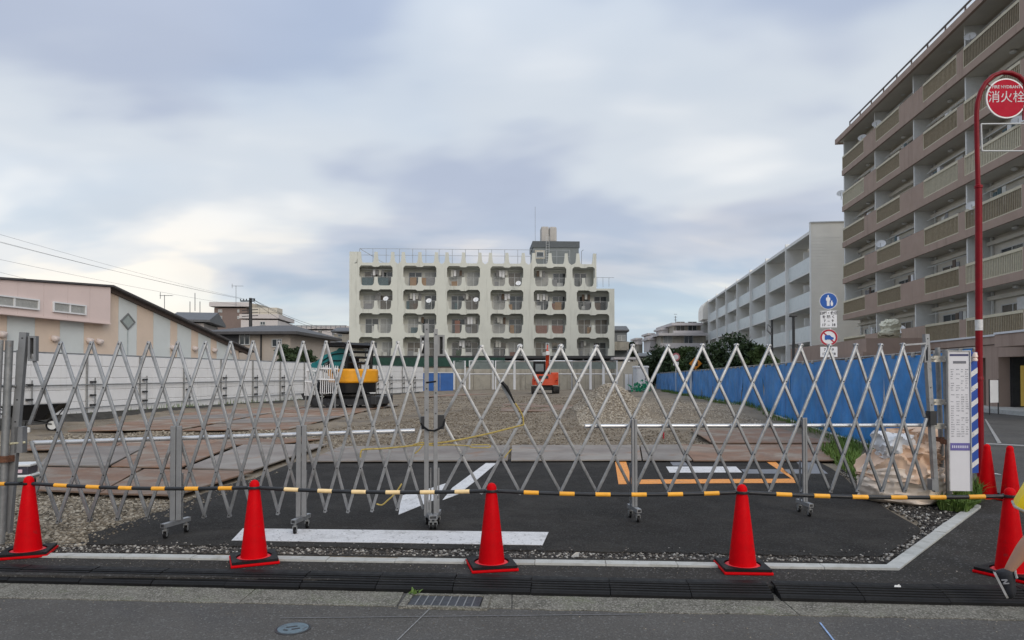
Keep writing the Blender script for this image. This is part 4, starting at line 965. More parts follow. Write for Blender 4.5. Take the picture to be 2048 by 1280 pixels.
for k in range(3):
    a = Xat(826+k*27,61)-Xat(865,61); mb = MB(); mb.box((a+.02,0,0),(a+27/F*61-.02,.06,Z(746,61)-zg(61))); mb.build('panel', mat('panel_blue', (.03,.11,.33), .5, var=.15, scale=2), bp_)
mb = MB(); mb.box((Xat(824,61)-Xat(865,61),-.03,Z(746,61)-zg(61)+.003),(Xat(908,61)-Xat(865,61),.09,Z(744,61)-zg(61))); mb.build('cap', m_frame, bp_)
# portable toilet, wheelie things and green netting
tb = thing('portable_toilet', 'white portable toilet with a pale roof beside the blue fence', 'toilet', (Xat(1281,58), 58, zg(58)), R(8))
q = 58/F
mb = MB(); mb.bevbox((-.5,-.5,.05),(.5,.5,1.95), .04); mb.build('cabin', mat('toilet_grey', (.56,.58,.60), .5), tb)
mb = MB(); mb.bevbox((-.56,-.56,1.95),(.56,.56,2.12), .06); mb.build('roof', m_white, tb)
mb = MB(); mb.box((-.36,-.52,.12),(.30,-.50,1.85)); d_ = mb.build('door', m_white, tb)
mb = MB(); mb.box((.2,-.55,.95),(.26,-.52,1.1)); mb.build('handle', m_dark, d_)
tb2 = thing('locker', 'pale storage locker standing left of the portable toilet', 'locker', (Xat(1256,60), 60, zg(60)))
mb = MB(); mb.bevbox((-.35,-.3,0),(.35,.3,1.55), .03); mb.build('body', m_conc, tb2)
mb = MB(); mb.box((-.3,-.32,.1),(-.02,-.302,1.45)); mb.build('door', m_white, tb2); mb = MB(); mb.box((.02,-.32,.1),(.3,-.302,1.45)); mb.build('door', m_white, tb2)
rs = np.random.default_rng(9); mb = MB()
for k in range(160):
    c_ = Vector((rs.normal(0,.45), rs.normal(0,.2), abs(rs.normal(.3,.2)))); a = rs.uniform(0,6.28); mb.add([c_, c_+Vector((.14*math.cos(a),.05,.1)), c_+Vector((.1*math.sin(a),-.05,.22)), c_+Vector((-.08,.02,.12))], [(0,1,2,3)])
o = mb.build('green_netting', mat('net_bright', (.012,.25,.13), .6, var=.3), loc=(Xat(1284,55), 55, zg(55))); tag(o, 'heap of bright green netting in front of the portable toilet', 'netting')
rp_ = thing('rubble_pile', 'low dark pile of rubble left of the green netting', 'rubble', (Xat(1245,58), 58, zg(58)))
for k in range(14):
    mb = MB(); c_ = (rs.uniform(-1.4,1.0), rs.uniform(-.4,.4), .0); s_ = rs.uniform(.12,.3); mb.lathe([(0,0),(s_,.02),(s_*.9,s_*.5),(s_*.4,s_*.8),(0,s_*.85)], 7, Matrix.Translation(c_)); mb.build('chunk', m_dark if k % 3 else m_hred, rp_)
# ================================================================ windows and small helpers for buildings
WM = {}
def window(parent, x, y, z, wd, hh, face=-1, mull=1, sill=True, pane=None, rz=0.0, fm=None):
    """window in the local xz plane at depth y; face is the outward sign along y"""
    key = (round(wd,2), round(hh,2), face, mull, fm.name if fm else '')
    if key not in WM:
        mb = MB(); t = .05
        mb.box((0,0,0),(wd,.06*face,t)); mb.box((0,0,hh-t),(wd,.06*face,hh)); mb.box((0,0,t),(t,.06*face,hh-t)); mb.box((wd-t,0,t),(wd,.06*face,hh-t))
        for k in range(mull):
            c_ = wd*(k+1)/(mull+1); mb.box((c_-t*.6,0,t),(c_+t*.6,.05*face,hh-t))
        a = mb.mesh('window', fm or m_frame)
        panes = []
        for g_ in GLASS:
            pb = MB(); pb.box((t*.5,.008*face,t*.5),(wd-t*.5,.022*face,hh-t*.5)); panes.append(pb.mesh('pane', g_))
        WM[key] = (a, panes)
    a, panes = WM[key]
    o = inst('window', a, parent, (x, y, z), (0,0,rz)); inst('pane', panes[pane if pane is not None else random.randrange(4)], o)
    return o
def boxpart(name, parent, a, b, mt):
    mb = MB(); mb.box(a, b); return mb.build(name, mt, parent)
dish_mb = MB(); dish_mb.lathe([(0,.0),(.10,.008),(.18,.03),(.24,.06),(.25,.075),(.235,.068),(.17,.045),(0,.016)], 20); DISH = dish_mb.mesh('reflector', mat('dish_white', (.72,.72,.71), .4, var=.04), True)
da = MB(); da.tube([(0,-.2,.05),(0,-.1,.26)], .014, 6); da.tube([(0,0,-.02),(0,0,-.12),(0,-.3,-.2)], .02, 6); DARM = da.mesh('feed_arm', m_frame)
def dish(px, py, Y, size, label, az=200, el=35):
    t = thing('satellite_dish', label, 'satellite dish', P(px, py, Y), group='satellite dishes on balconies')
    d = Vector((math.sin(R(az))*math.cos(R(el)), math.cos(R(az))*math.cos(R(el)), math.sin(R(el))))
    t.rotation_euler = d.to_track_quat('Z', 'Y').to_euler(); t.scale = (size/.5,)*3
    inst('reflector', DISH, t); inst('feed_arm', DARM, t)
acb = MB(); acb.bevbox((-.4,-.15,0),(.4,.15,.6), .02); ACB = acb.mesh('air_conditioner', mat('ac_white', (.58,.58,.56), .5))
# ================================================================ white apartment block at the back
YC = 80.0; kk = YC/F
wb0 = Vector((Xat(698,YC), YC, 0)); ca = R(2.6)
cb = thing('apartment_block', 'cream white apartment block with rounded balcony cutouts behind the lot', 'building', wb0, ca)
PX = 87.75*kk; OW = 66.5*kk; ROWH = 47.9*kk; OH = 40.2*kk; X0 = 19.5*kk
ZT = Z(530.5,YC)                      # top of the highest row of openings
def hole(x, z, w=OW, h=OH):
    c = w/2
    pts = [(0,h-.25),(.22,h),(c-.5,h),(c-.28,h-.14),(c+.28,h-.14),(c+.5,h),(w-.22,h),(w,h-.25),(w,1.0),(w-.15,1.0),(w-.17,.42),(w-.22,.19),(w-.33,.05),(w-.48,0),
           (c+.55,0),(c+.38,.05),(c+.27,.19),(c+.21,.42),(c+.18,1.0),(c-.18,1.0),(c-.21,.42),(c-.27,.19),(c-.38,.05),(c-.55,0),(.48,0),(.33,.05),(.22,.19),(.17,.42),(.15,1.0),(0,1.0)]
    return [(x+a, z+b) for a, b in pts]
pier = PX-OW
mb = MB(); sp = ROWH-OH
mb.prism([(-pier/2,-sp/2),(OW+pier/2,-sp/2),(OW+pier/2,OH+sp/2),(-pier/2,OH+sp/2)], 0, .28, holes=[hole(0,0)], sides='holes'); PAN = mb.mesh('facade_panel', m_fac)
rl = MB()
for (a, b) in ((.15, OW/2-.2), (OW/2+.2, OW-.15)):
    rl.tube([(a,.2,1.02),(b,.2,1.02)], .022, 5)
    n = 12
    for i in range(n+1):
        x = a+(b-a)*i/n; rl.box((x-.008,.19,.02),(x+.008,.21,1.0))
RAILM = rl.mesh('balcony_rail', mat('rail_grey', (.42,.43,.42), .5, .3))
NB = 6
WBTOT = X0+NB*PX-pier+.4
random.seed(11)
ITEM = [mat('item_teal', (.05,.09,.10), .6, var=.3, scale=5), mat('item_wood', (.27,.165,.085), .7), mat('item_grey', (.20,.20,.20), .7), mat('item_brown', (.10,.07,.05), .7), mat('item_green', (.035,.06,.03), .8, var=.4), mat('item_red', (.21,.105,.075), .7), mat('item_pale', (.5,.5,.46), .6)]
for r_ in range(5):
    zb_ = ZT-OH-r_*ROWH
    # slab under the balcony, soffit strip, back wall
    w_ = WBTOT if r_ > 0 else X0+(1197-718)*kk
    boxpart('slab', cb, (.2,.29,zb_-.22),(w_-.15,9.0,zb_-.02), m_facin)
    boxpart('back_wall', cb, (.2,1.75,zb_-.018),(w_-.15,1.95,zb_+OH+.25), m_facin)
    for b_ in range(NB):
        x = X0+b_*PX
        if r_ == 0 and b_ == 5: continue
        inst('facade_panel', PAN, cb, (x, 0, zb_))
        o = inst('balcony_rail', RAILM, cb, (x, 0, zb_)); o['kind'] = 'stuff'
        if b_ and (b_+r_) % 2 == 0: boxpart('partition', cb, (x-pier/2-.05,.3,zb_),(x-pier/2+.05,1.74,zb_+OH+.2), m_facin)
        xa = x+random.uniform(.2,.5); window(cb, xa, 1.74, zb_+.05, 1.55, 1.75, -1, 1)
        window(cb, x+OW/2+random.uniform(.1,.5), 1.74, zb_+.05, 1.5, 1.75, -1, 1)
        for _ in range(random.randrange(1,4)):
            mt_ = random.choice(ITEM+[ITEM[2], ITEM[6]]); wx_ = random.uniform(.3,1.0); x_ = x+random.uniform(.25,OW-1.3); hh = random.uniform(.5,1.0)
            boxpart('balcony_screen', cb, (x_, .24, zb_+.02), (x_+wx_, .28, zb_+hh), mt_)
        if random.random() < .6:
            inst('air_conditioner', ACB, cb, (x+random.uniform(.6,OW-.6), 1.5, zb_))
        if random.random() < .55:
            n_ = random.randrange(2,5); x_ = x+random.uniform(.4,2.0)
            for k in range(n_): boxpart('laundry', cb, (x_+k*.34,.9,zb_+1.1+random.uniform(0,.3)), (x_+k*.34+.28,.93,zb_+1.95), random.choice([ITEM[6], ITEM[2], ITEM[3], m_white]))
            boxpart('laundry_pole', cb, (x+.2,.9,zb_+1.97),(x+OW-.2,.93,zb_+2.0), m_frame)
# green screen, wood screens seen on the top floor
zt0 = ZT-OH
for a, b, mt_ in ((.25,1.6,ITEM[0]),(1.95,3.3,ITEM[0]),(PX+.75,PX+1.45,ITEM[1]),(PX+2.05,PX+2.65,ITEM[1]),(PX+2.6,PX+3.6,ITEM[2])): boxpart('balcony_screen', cb, (X0+a,.225,zt0+.02),(X0+b,.235,zt0+.95), mt_)
z3 = ZT-OH-2*ROWH
boxpart('balcony_screen', cb, (X0+2*PX+.9,.225,z3+.02),(X0+2*PX+1.5,.235,z3+1.5), ITEM[5])
for a in (4*PX+.25, 4*PX+2.1): boxpart('balcony_screen', cb, (X0+a,.225,z3+.02),(X0+a+1.3,.235,z3+.95), ITEM[5])
# left and right end piers, roof band
zlow = ZT-OH-4*ROWH-sp/2; zroof = ZT+sp/2
boxpart('end_pier', cb, (0,0,0),(X0-pier/2,.28,zroof), m_fac); boxpart('side_wall', cb, (0,.28,0),(.25,9,zroof), m_fac)
xr5 = X0+5*PX-pier/2; xr6 = X0+6*PX-pier/2
boxpart('base_wall', cb, (X0-pier/2,.02,0),(xr6,.28,zlow-.003), m_fac)
xtop = X0+(1197-718)*kk
# top floor, narrower last bay
w5 = xtop-xr5-.12
mb = MB(); mb.prism([(xr5,zt0-sp/2),(xtop,zt0-sp/2),(xtop,zroof),(xr5,zroof)], 0, .28, holes=[hole(xr5+.1, zt0, w5-.15, OH)], sides='holes'); mb.build('facade_panel', m_fac, cb)
boxpart('side_wall', cb, (xtop-.25,.28,zt0-sp/2),(xtop,9,zroof), m_fac)
boxpart('side_wall', cb, (xr6-.25,.29,0),(xr6,9,zt0-sp/2-.003), m_fac)
window(cb, xr5+.5, 1.74, zt0+.05, 1.5, 1.75, -1, 1); o = inst('balcony_rail', RAILM, cb, (xr5-.1,0,zt0), scale=(.6,1,1)); o['kind'] = 'stuff'
boxpart('terrace_floor', cb, (xtop,.29,zt0-sp/2-.2),(xr6,9,zt0-sp/2-.02), m_facin)
boxpart('roof_slab', cb, (0,.29,zroof-.3),(xtop,9.2,zroof-.01), m_facin)
# crown of upright posts along the roof edge
hC = (340-255)/3.593*kk; zc0 = zroof
def crown(xa, xb, xs_, h):
    pts = [(xa, zc0), (xb, zc0)]
    top = []
    for i, xc in enumerate(xs_):
        a, b = .30, .17; r = .35
        lft = max(xa, xc-a); rgt = min(xb, xc+a)
        top.append([(lft, .22) if lft > xa else (xa, h), (xc-b-.06, .55), (xc-b, h), (xc+b, h), (xc+b+.06, .55), (rgt, .22) if rgt < xb else (xb, h)])
    line = []
    for i, t in enumerate(top):
        line += t
        if i+1 < len(top):
            gap0 = t[-1][0]; gap1 = top[i+1][0][0]
            if gap1-gap0 > .3: line += [(gap0+.12, .1), (gap1-.12, .1)]
    poly = [(xa, zc0)]+[(min(max(x, xa), xb), zc0+z) for x, z in line]+[(xb, zc0)]
    clean = [poly[0]]
    for p_ in poly[1:]:
        if abs(p_[0]-clean[-1][0])+abs(p_[1]-clean[-1][1]) > 1e-3: clean.append(p_)
    mb = MB(); mb.prism(clean, .0, .3); return mb.build('crown', m_fac, cb)
for b_ in range(5):
    x = X0+b_*PX; crown(x-pier/2+.005, x+OW+pier/2-.005, [x+.0, x+OW/2, x+OW-.0], hC)
crown(xr5+.005, xtop, [xr5+.75, xtop-.2], hC)
boxpart('crown_end', cb, (0,0,zc0),(.9,.3,zc0+hC), m_fac)
mb = MB(); zr = Z(494,YC)
nR = 17
for i in range(nR):
    x = 1.0+(xtop-3-1.0)*i/(nR-1); mb.tube([(x,.9,zc0),(x,.9,zr)], .03, 5)
for z in (zr, zr-.75): mb.tube([(1.0,.9,z),(xtop-3,.9,z)], .026, 5)
mb.tube([(1.0,.9,zr),(4.2,1.1,zc0)], .035, 5)
mb.build('roof_rail', mat('rail_pale', (.36,.375,.38), .5, .3), cb)
mb = MB()
for i in range(3): mb.tube([(xtop+.1+i*.7,.2,zt0),(xtop+.1+i*.7,.2,zt0+1.1)], .025, 5)
mb.tube([(xtop,.2,zt0+1.1),(xr6,.2,zt0+1.1)], .025, 5); mb.build('terrace_rail', mat('rail_pale', (.36,.375,.38)), cb)
# penthouse and water tank
m_pent = mat('penthouse', (.15,.165,.165), .7, var=.1, scale=1)
xp0, xp1 = (1058-698)*kk*1.04, (1151-698)*kk*1.04; yp = 3.5; zp = Z(480,YC+3.5)
boxpart('penthouse', cb, (xp0,yp,zroof),(xp1,yp+5,zp), m_pent); boxpart('penthouse_band', cb, (xp0-.1,yp-.1,zp-.7),(xp1+.1,yp+5.1,zp+.05), mat('pent_dark', (.09,.10,.105), .7))
window(cb, xp0+.35, yp-.045, zp-1.95, .9, .7, -1, 0, pane=0); boxpart('penthouse_panel', cb, (xp0+.2,yp-.04,zp-2.1),(xp0+1.4,yp-.005,zp-1.05), m_conc)
xt0, xt1 = (1075-698)*kk*1.04, (1107-698)*kk*1.04; ztk = Z(449,YC+4)
mb = MB(); mb.bevbox((xt0,yp+.5,zp+.06),((xt0+xt1)/2-.03,yp+2.4,ztk), .12); mb.build('water_tank', mat('tank', (.40,.38,.35), .6, var=.08, scale=2), cb); mb = MB(); mb.bevbox(((xt0+xt1)/2+.03,yp+.5,zp+.06),(xt1,yp+2.4,ztk), .22); mb.build('water_tank', MATS['tank'], cb)
mb = MB()
for dx in (-.18,.18): mb.tube([(xt0+.7+dx,yp-.2,zroof),(xt0+.7+dx,yp-.2,zp+.6)], .025, 5)
for i in range(14): mb.tube([(xt0+.52,yp-.2,zroof+.3+i*.3),(xt0+.88,yp-.2,zroof+.3+i*.3)], .015, 5)
mb.build('ladder', m_frame, cb)
mb = MB(); mb.tube([(xp0+.3,yp+1,zp),(xp0+.3,yp+1,zp+4.5)], .02, 5); mb.build('antenna', m_galv, cb)
mb = MB(); mb.tube([(xtop-1.6,1.0,zc0),(xtop-1.6,1.0,zr-.1),(xtop-1.4,.8,zr+.05)], .03, 5); mb.build('roof_lamp', m_galv, cb)
for px, py, lab in ((772,598,'white satellite dish on a leafy balcony, leftmost on the cream apartment block'), (858,602,'satellite dish on the second balcony column of the cream block'), (952,600,'satellite dish on the third balcony column of the cream block'), (1037,567,'satellite dish on the top floor of the cream block'), (1040,693,'white satellite dish at the lowest visible floor, left of the orange digger boom'), (1122,693,'white satellite dish at the lowest visible floor, right of the orange digger boom')):
    dish(px, py, YC-.35, .62, lab, 190, 30)
# ================================================================ light grey apartment block on the right
s_ = .126; la = math.atan2(1, s_); LD = 60.0
lb0 = Vector((18.34+s_*LD, LD, 0)); lb = thing('apartment_block', 'light grey apartment block with pale blue balcony fronts behind the trees', 'building', lb0, la)
m_lg = mat('grey_white', (.80,.79,.75), .75, var=.04, scale=.8); m_lgw = mat('grey_cream', (.80,.76,.68), .8, var=.05, scale=.6); m_bal = mat('balustrade_blue', (.60,.64,.63), .35, var=.06, scale=1.2, rnd=.05)
m_soff = mat('soffit', (.38,.385,.385), .8)
BL = 8.27; NBL = 8; FH = 3.02; ZR = Z(459,LD); DEP = 1.9
NF = 5
for j in range(NF):
    z = ZR-.28-FH*(j+1)              # floor level
    L_ = BL*(NBL-1) if j == 0 else BL*NBL
    boxpart('slab', lb, (.0,-DEP,z-.24),(L_,-.05,z), m_lg)
    boxpart('back_wall', lb, (0,-DEP-.2,z),(L_,-DEP,z+FH-.24), m_lgw)
    for b_ in range(NBL if j else NBL-1):
        boxpart('balustrade', lb, (b_*BL+.12,-.10,z-.1),(b_*BL+BL-.12,-.045,z+1.15), m_bal)
        window(lb, b_*BL+.8, -DEP+.01, z+.05, 2.4, 2.0, 1, 1); window(lb, b_*BL+4.6, -DEP+.01, z+.05, 2.4, 2.0, 1, 1)
        if random.random() < .7: boxpart('screen', lb, (b_*BL+3.9,-DEP,z),(b_*BL+4.0,-.3,z+2.0), m_lg)
        if random.random() < .6: inst('air_conditioner', ACB, lb, (b_*BL+3.2, -DEP+.3, z))
    if j == 0: boxpart('roof', lb, (0,-DEP,ZR-.28),(BL*(NBL-1),.15,ZR), m_lg)
boxpart('roof', lb, (BL*(NBL-1),-DEP,ZR-FH-.28),(BL*NBL,.15,ZR-FH), m_lg)
for b_ in range(1, NBL+1):
    boxpart('fin', lb, (b_*BL-.12,-DEP,-1),(b_*BL+.12,.22,ZR+.25 if b_ < NBL else ZR-FH+.25), m_lg)
mb = MB()
for i in range(56): mb.box((-.30,-14,-1+i*.262),(-.26,.25,-1+i*.262+.25))
mb.box((-.262,-14,-1),(0,.25,Z(447,LD))); o = mb.build('end_wall', m_lgw, lb)
boxpart('end_trim', lb, (-.31,.251,-1),(.0,.33,Z(446,LD)), m_lg); boxpart('parapet', lb, (-.36,-14,Z(447,LD)),(0.05,.33,Z(445,LD)), m_frame)
boxpart('core', lb, (0.01,-13.9,-1),(BL*NBL,-DEP-.21,ZR-FH-.3), m_lgw)
boxpart('core', lb, (0.01,-13.9,ZR-FH-.29),(BL*(NBL-1),-DEP-.21,ZR-.02), m_lgw)
mb = MB(); mb.prism([(-5,0),(1.0,0),(1.0,1.6)]+[(1.0-2.2*(1-math.cos(a)), 1.6+2.0*math.sin(a)) for a in (R(20),R(40),R(60),R(80),R(90))]+[(-5,3.6)], 0, 5.5, Matrix.Translation((BL*(NBL-1)+.3,0,ZR-FH+.01)) @ Matrix(((0,1,0,0),(1,0,0,0),(0,0,1,0),(0,0,0,1)))); mb.build('curved_wall', m_lgw, lb)
# ================================================================ brown apartment block on the right
sb = .122; BD = 54.0
bba = math.atan2(-1, -sb)
bb0 = Vector((19.1+sb*BD, BD, 0)); bb = thing('apartment_block', 'tall brown tiled apartment block with slatted balcony railings', 'building', bb0, bba)
m_br = mat('brown_tile', (.37,.272,.218), .75, var=.06, scale=1.0, bump=.1, bscale=30, stain=((.32,.235,.185), .8, .55, .8), coord='World', streak=((.27,.195,.155), 1.8, .55, .75)); m_bin = mat('brown_inner', (.64,.61,.54), .8, var=.08, scale=.8); m_part = mat('partition_grey', (.68,.685,.66), .7, var=.05)
m_slat = mat('slat_brown', (.33,.27,.18), .6, .1, var=.15, rnd=.12); m_cap = mat('rail_cap', (.56,.51,.38), .55, .1, var=.1, rnd=.08); m_slatd = mat('slat_dark', (.05,.045,.04), .6)
FLZ = [3.12+2.8*i for i in range(6)]; LBB = 32.0; DB = 1.2; ZRB = 19.75
segs = [('r',.15,4.45),('s',4.5,6.65),('r',6.7,10.35),('s',10.4,13.6),('r',13.65,17.45),('s',17.5,18.15),('r',18.2,23.0),('s',23.05,25.0),('r',25.05,31.9)]
random.seed(21)
RAILC = {}
def slat_rail(L_, style):
    key = (round(L_,2), style)
    if key in RAILC: return RAILC[key]
    mb = MB(); n = int(L_/.14)
    for i in range(n+1):
        x = L_*i/n; mb.box((x-.026,-.02,.0),(x+.026,.02,.86))
    a = mb.mesh('slats', m_slat if style < 2 else m_cap)
    mb = MB(); mb.box((0,-.045,.86),(L_,.045,1.0)); mb.box((0,-.03,-.05),(L_,.03,.0)); mb.box((-.05,-.04,-.05),(0,.04,1.0)); mb.box((L_,-.04,-.05),(L_+.05,.04,1.0)); b = mb.mesh('rail_frame', m_cap)
    mb = MB(); mb.box((.02,.03,.02),(L_-.02,.05,.84)); c = mb.mesh('rail_backing', [mat('backing_tan', (.29,.25,.16), .6, var=.2, scale=2), mat('backing_dark', (.07,.065,.055), .6, var=.3, scale=2), mat('backing_grey', (.27,.27,.26), .5, var=.2, scale=2)][style])
    RAILC[key] = (a, b, c); return RAILC[key]
for fi, z in enumerate(FLZ):
    # here local +x runs towards the street, outward is -y
    boxpart('slab', bb, (0,-.0,z),(LBB,DB,z+.18), m_bin)
    boxpart('band', bb, (0,-.12,z),(LBB,-.003,z+.40), m_br)
    boxpart('back_wall', bb, (0,DB,z+.18),(LBB,DB+.2,z+2.8), m_bin)
    boxpart('lintel', bb, (0,DB-.25,z+2.35),(LBB,DB-.003,z+2.55), m_bin)
    for ty, a, b in segs:
        if ty == 's': boxpart('parapet', bb, (a,-.12,z+.403),(b,-.003,z+1.42), m_br)
        else:
            st_ = random.choice([0,0,1,1,2]); A_, B_, C_ = slat_rail(b-a, st_)
            o = inst('slats', A_, bb, (a,-.07,z+.46)); o['kind'] = 'stuff'; inst('rail_frame', B_, bb, (a,-.07,z+.46))
            if random.random() < .6: inst('rail_backing', C_, bb, (a,-.07,z+.46))
    for xp in (6.05, 12.0, 18.0, 24.0, 30.0):
        boxpart('partition', bb, (xp-.06,0.05,z+.18),(xp+.06,DB-.003,z+2.8), m_part)
    for b_ in range(5):
        x = b_*6.0
        window(bb, x+1.0, DB-.01, z+.2, 1.9, 1.85, -1, 1); window(bb, x+3.7, DB-.01, z+.2, 1.6, 1.85, -1, 1)
        if random.random() < .75: inst('air_conditioner', ACB, bb, (x+random.uniform(3.0,5.4), DB-.35, z+random.choice([.2,1.5,1.6])))
        mb = MB(); mb.lathe([(.0,-.0),(.14,-.02),(.15,-.1),(.05,-.16),(0,-.17)], 12, Matrix.Translation((x+3.0,DB*.6,z+2.8-.01))); mb.build('lamp', m_part, bb, True)
        boxpart('drain_pipe', bb, (x+.22,DB-.14,z+.2),(x+.32,DB-.04,z+2.8), m_part)
        if random.random() < .5:
            xx = x+random.uniform(1,4)
            for k in range(random.randrange(2,5)): boxpart('laundry', bb, (xx+k*.4,.5,z+1.2),(xx+k*.4+.33,.53,z+2.0+random.uniform(-.1,.1)), random.choice([ITEM[6], ITEM[2], ITEM[3], m_white, ITEM[0]]))
            boxpart('laundry_pole', bb, (x+.6,.5,z+2.1),(x+5.4,.53,z+2.13), m_frame)
boxpart('roof_slab', bb, (-.3,-.28,ZRB+.06),(LBB,DB+.5,ZRB+.30), m_bin); boxpart('roof_edge', bb, (-.5,-.45,ZRB-.02),(LBB,-.283,ZRB+.36), m_br); boxpart('roof_edge', bb, (-.5,-.282,ZRB-.02),(-.303,DB+3,ZRB+.36), m_br)
mb = MB(); zz = ZRB+1.15
for i in range(15): mb.tube([(1.2+i*2.1,.1,ZRB+.45),(1.2+i*2.1,.1,zz)], .045, 6)
mb.tube([(1.2,.1,zz),(LBB,.1,zz)], .06, 6); mb.build('roof_rail', mat('rail_brown', (.10,.085,.08), .6), bb)
boxpart('core', bb, (0.02,DB+.21,0),(LBB,12,ZRB-.01), m_bin)
boxpart('end_wall', bb, (-.02,.02,5.92),(.16,DB-.01,ZRB), m_part)
# ground floor: brown base with recessed entrance
boxpart('base_wall', bb, (14.0,-.10,.15),(18.9,.4,3.1), m_br); boxpart('base_wall', bb, (19.9,-.10,.15),(21.0,.4,2.5), m_br); boxpart('base_beam', bb, (18.9,-.10,2.5),(LBB,.4,3.1), m_br)
boxpart('base_band', bb, (14.0,-.16,3.13),(LBB,-.125,3.5), m_br); boxpart('flashing', bb, (14.0,-.22,3.51),(LBB,-.125,3.6), m_white)
boxpart('recess_back', bb, (18.9,1.6,.15),(19.9,1.7,2.5), mat('recess_brown', (.07,.045,.038), .8)); boxpart('entrance_back', bb, (21.0,2.6,.15),(LBB,2.8,2.5), mat('entrance_dark', (.05,.045,.035), .6))
mat('warm_hall', (.30,.21,.05), .4, emit=.30)
boxpart('entrance_jamb', bb, (21.0,.41,.15),(21.2,2.5,2.5), m_dark); boxpart('entrance_door', bb, (21.203,.75,.2),(21.24,2.2,2.1), MATS['warm_hall']); boxpart('door_bar', bb, (21.241,1.45,.2),(21.27,1.52,2.1), m_dark)
boxpart('entrance_glass', bb, (22.8,2.45,.2),(24.6,2.5,2.2), MATS['warm_hall'])
mb = MB(); mb.slab([Vector((13,-1.6,.15)),Vector((LBB,-1.6,.15)),Vector((LBB,3,.15)),Vector((13,3,.15))], .2); mb.build('entrance_step', m_kerb, bb)
boxpart('canopy', bb, (23.0,-1.3,2.9),(LBB,-.23,3.45), m_br); boxpart('canopy_trim', bb, (23.0,-1.34,3.46),(LBB,-.23,3.55), m_white)
# annex sticking out
boxpart('annex_side', bb, (-2.0,-3.5,0),(14.0,-3.2,3.8), m_br); boxpart('annex_front', bb, (13.7,-3.2,0),(14.0,-.13,3.8), m_br); boxpart('annex_roof', bb, (-2.0,-3.2,3.3),(13.7,-.13,3.5), m_conc)
boxpart('annex_ledge', bb, (6.0,-3.75,2.75),(14.2,-3.503,3.0), m_br)
# stand sign at the entrance
p = G(1988,829,.15); sg = thing('stand_sign', 'small white stand sign on black legs at the brown block entrance', 'sign', (p.x, p.y, .15), R(-70))
boxpart('board', sg, (-.02,-.22,.45),(.02,.22,1.3), m_white); boxpart('frame', sg, (-.015,-.25,0),(.015,-.221,1.33), m_dark); boxpart('frame', sg, (-.015,.221,0),(.015,.25,1.33), m_dark)
DL = 19.1
def bdep(px): return DL/((px-CX)/F-sb)-.35
for px, py, lab in ((1725,277,'satellite dish on the top floor corner of the brown block'), (1754,249,'satellite dish on a top floor railing near the roof of the brown block'), (1682,388,'satellite dish sticking out at the end of the brown block'), (1762,489,'satellite dish over a railing halfway up the brown block'), (1800,660,'satellite dish low above the brown annex'), (1940,75,'satellite dish on an upper floor behind the hydrant arch'), (1944,413,'satellite dish touching the red hydrant pole'), (2036,243,'satellite dish seen inside the empty sign frame')):
    dish(px, py, bdep(px), .55 if px > 1900 else .62, lab, 215, 30)
cvb = thing('covered_bundle', 'cream cloth covered bundle on the roof of the brown annex', 'bundle', P(1780,672,41))
crumple('cloth', [(.42,.0),(.50,.12),(.46,.4),(.52,.62),(.44,.84),(.2,.95),(.05,.96)], mat('cover_cream', (.66,.64,.50), .7), 21, .16, (0,0,0), 64, parent=cvb, scl=2.5)
# ================================================================ pink and pale blue hall on the left
PB = lambda Y: -22.4+.213*Y
def pbY(px): return 22.4/(.213-(px-CX)/F)
ph_ang = math.atan2(1, .213); Y0 = 19.0
hall = thing('striped_hall', 'low hall with pink, peach and pale blue wall panels and sloping roof', 'building', (PB(Y0), Y0, 0), ph_ang)
psin = math.sin(ph_ang)
def hs(px): return (pbY(px)-Y0)/psin          # along the wall (local x)
def hzp(px, py): return Z(py, pbY(px))
m_pk = mat('pink_siding', (.66,.54,.505), .8, var=.03, scale=1.5); m_pc = mat('peach_siding', (.62,.505,.41), .8, var=.04, scale=1.5); m_pb = mat('pale_blue_siding', (.57,.605,.60), .8, var=.03, scale=1.5); m_roofd = mat('roof_dark', (.085,.08,.082), .6, .2, var=.1)
xl = 0.0; zl = hzp(0, 571)-.25*((hs(0)-xl)/8)
peak = (hs(209), hzp(209, 574)); endp = (hs(478), hzp(478, 693))
def rz_(x):
    if x < peak[0]: return zl+(peak[1]-zl)*(x-xl)/(peak[0]-xl)
    return peak[1]+(endp[1]-peak[1])*(x-peak[0])/(endp[0]-peak[0])
# vertical wall panels, each its own piece
cuts = [(xl,hs(13),m_pc),(hs(13),hs(69),m_pb),(hs(69),hs(119),m_pc),(hs(119),hs(167),m_pb),(hs(167),hs(236),m_pc),(hs(236),hs(273),m_pb),(hs(273),hs(306),m_pc),(hs(306),hs(340),m_pb),(hs(340),hs(354),m_pc),(hs(354),hs(382),m_pb),(hs(382),hs(396),m_pc),(hs(396),hs(421),m_pb),(hs(421),hs(433),m_pc),(hs(433),hs(466),m_pb),(hs(466),hs(477),m_pc)]
for a, b, mt_ in cuts:
    pts = [(a+.006,0),(b-.006,0),(b-.006,rz_(b)-.06)]
    if a < peak[0] < b: pts.append((peak[0], peak[1]-.06))
    pts.append((a+.006, rz_(a)-.06)); mb = MB(); mb.prism(pts, 0, .12); mb.build('wall_panel', mt_, hall)
mb = MB(); mb.prism([(xl,0),(endp[0],0),(endp[0],endp[1]-.08),(peak[0],peak[1]-.08),(xl,zl-.08)], .13, 9.0); mb.build('core', m_pk, hall)
th = .07
mb = MB(); mb.prism([(xl-.5,zl-.05),(peak[0],peak[1]),(endp[0]+.9,endp[1]-.30),(endp[0]+.9,endp[1]-.30+th),(peak[0],peak[1]+th),(xl-.5,zl+th-.05)], -.40, 9.3); mb.build('roof', m_roofd, hall)
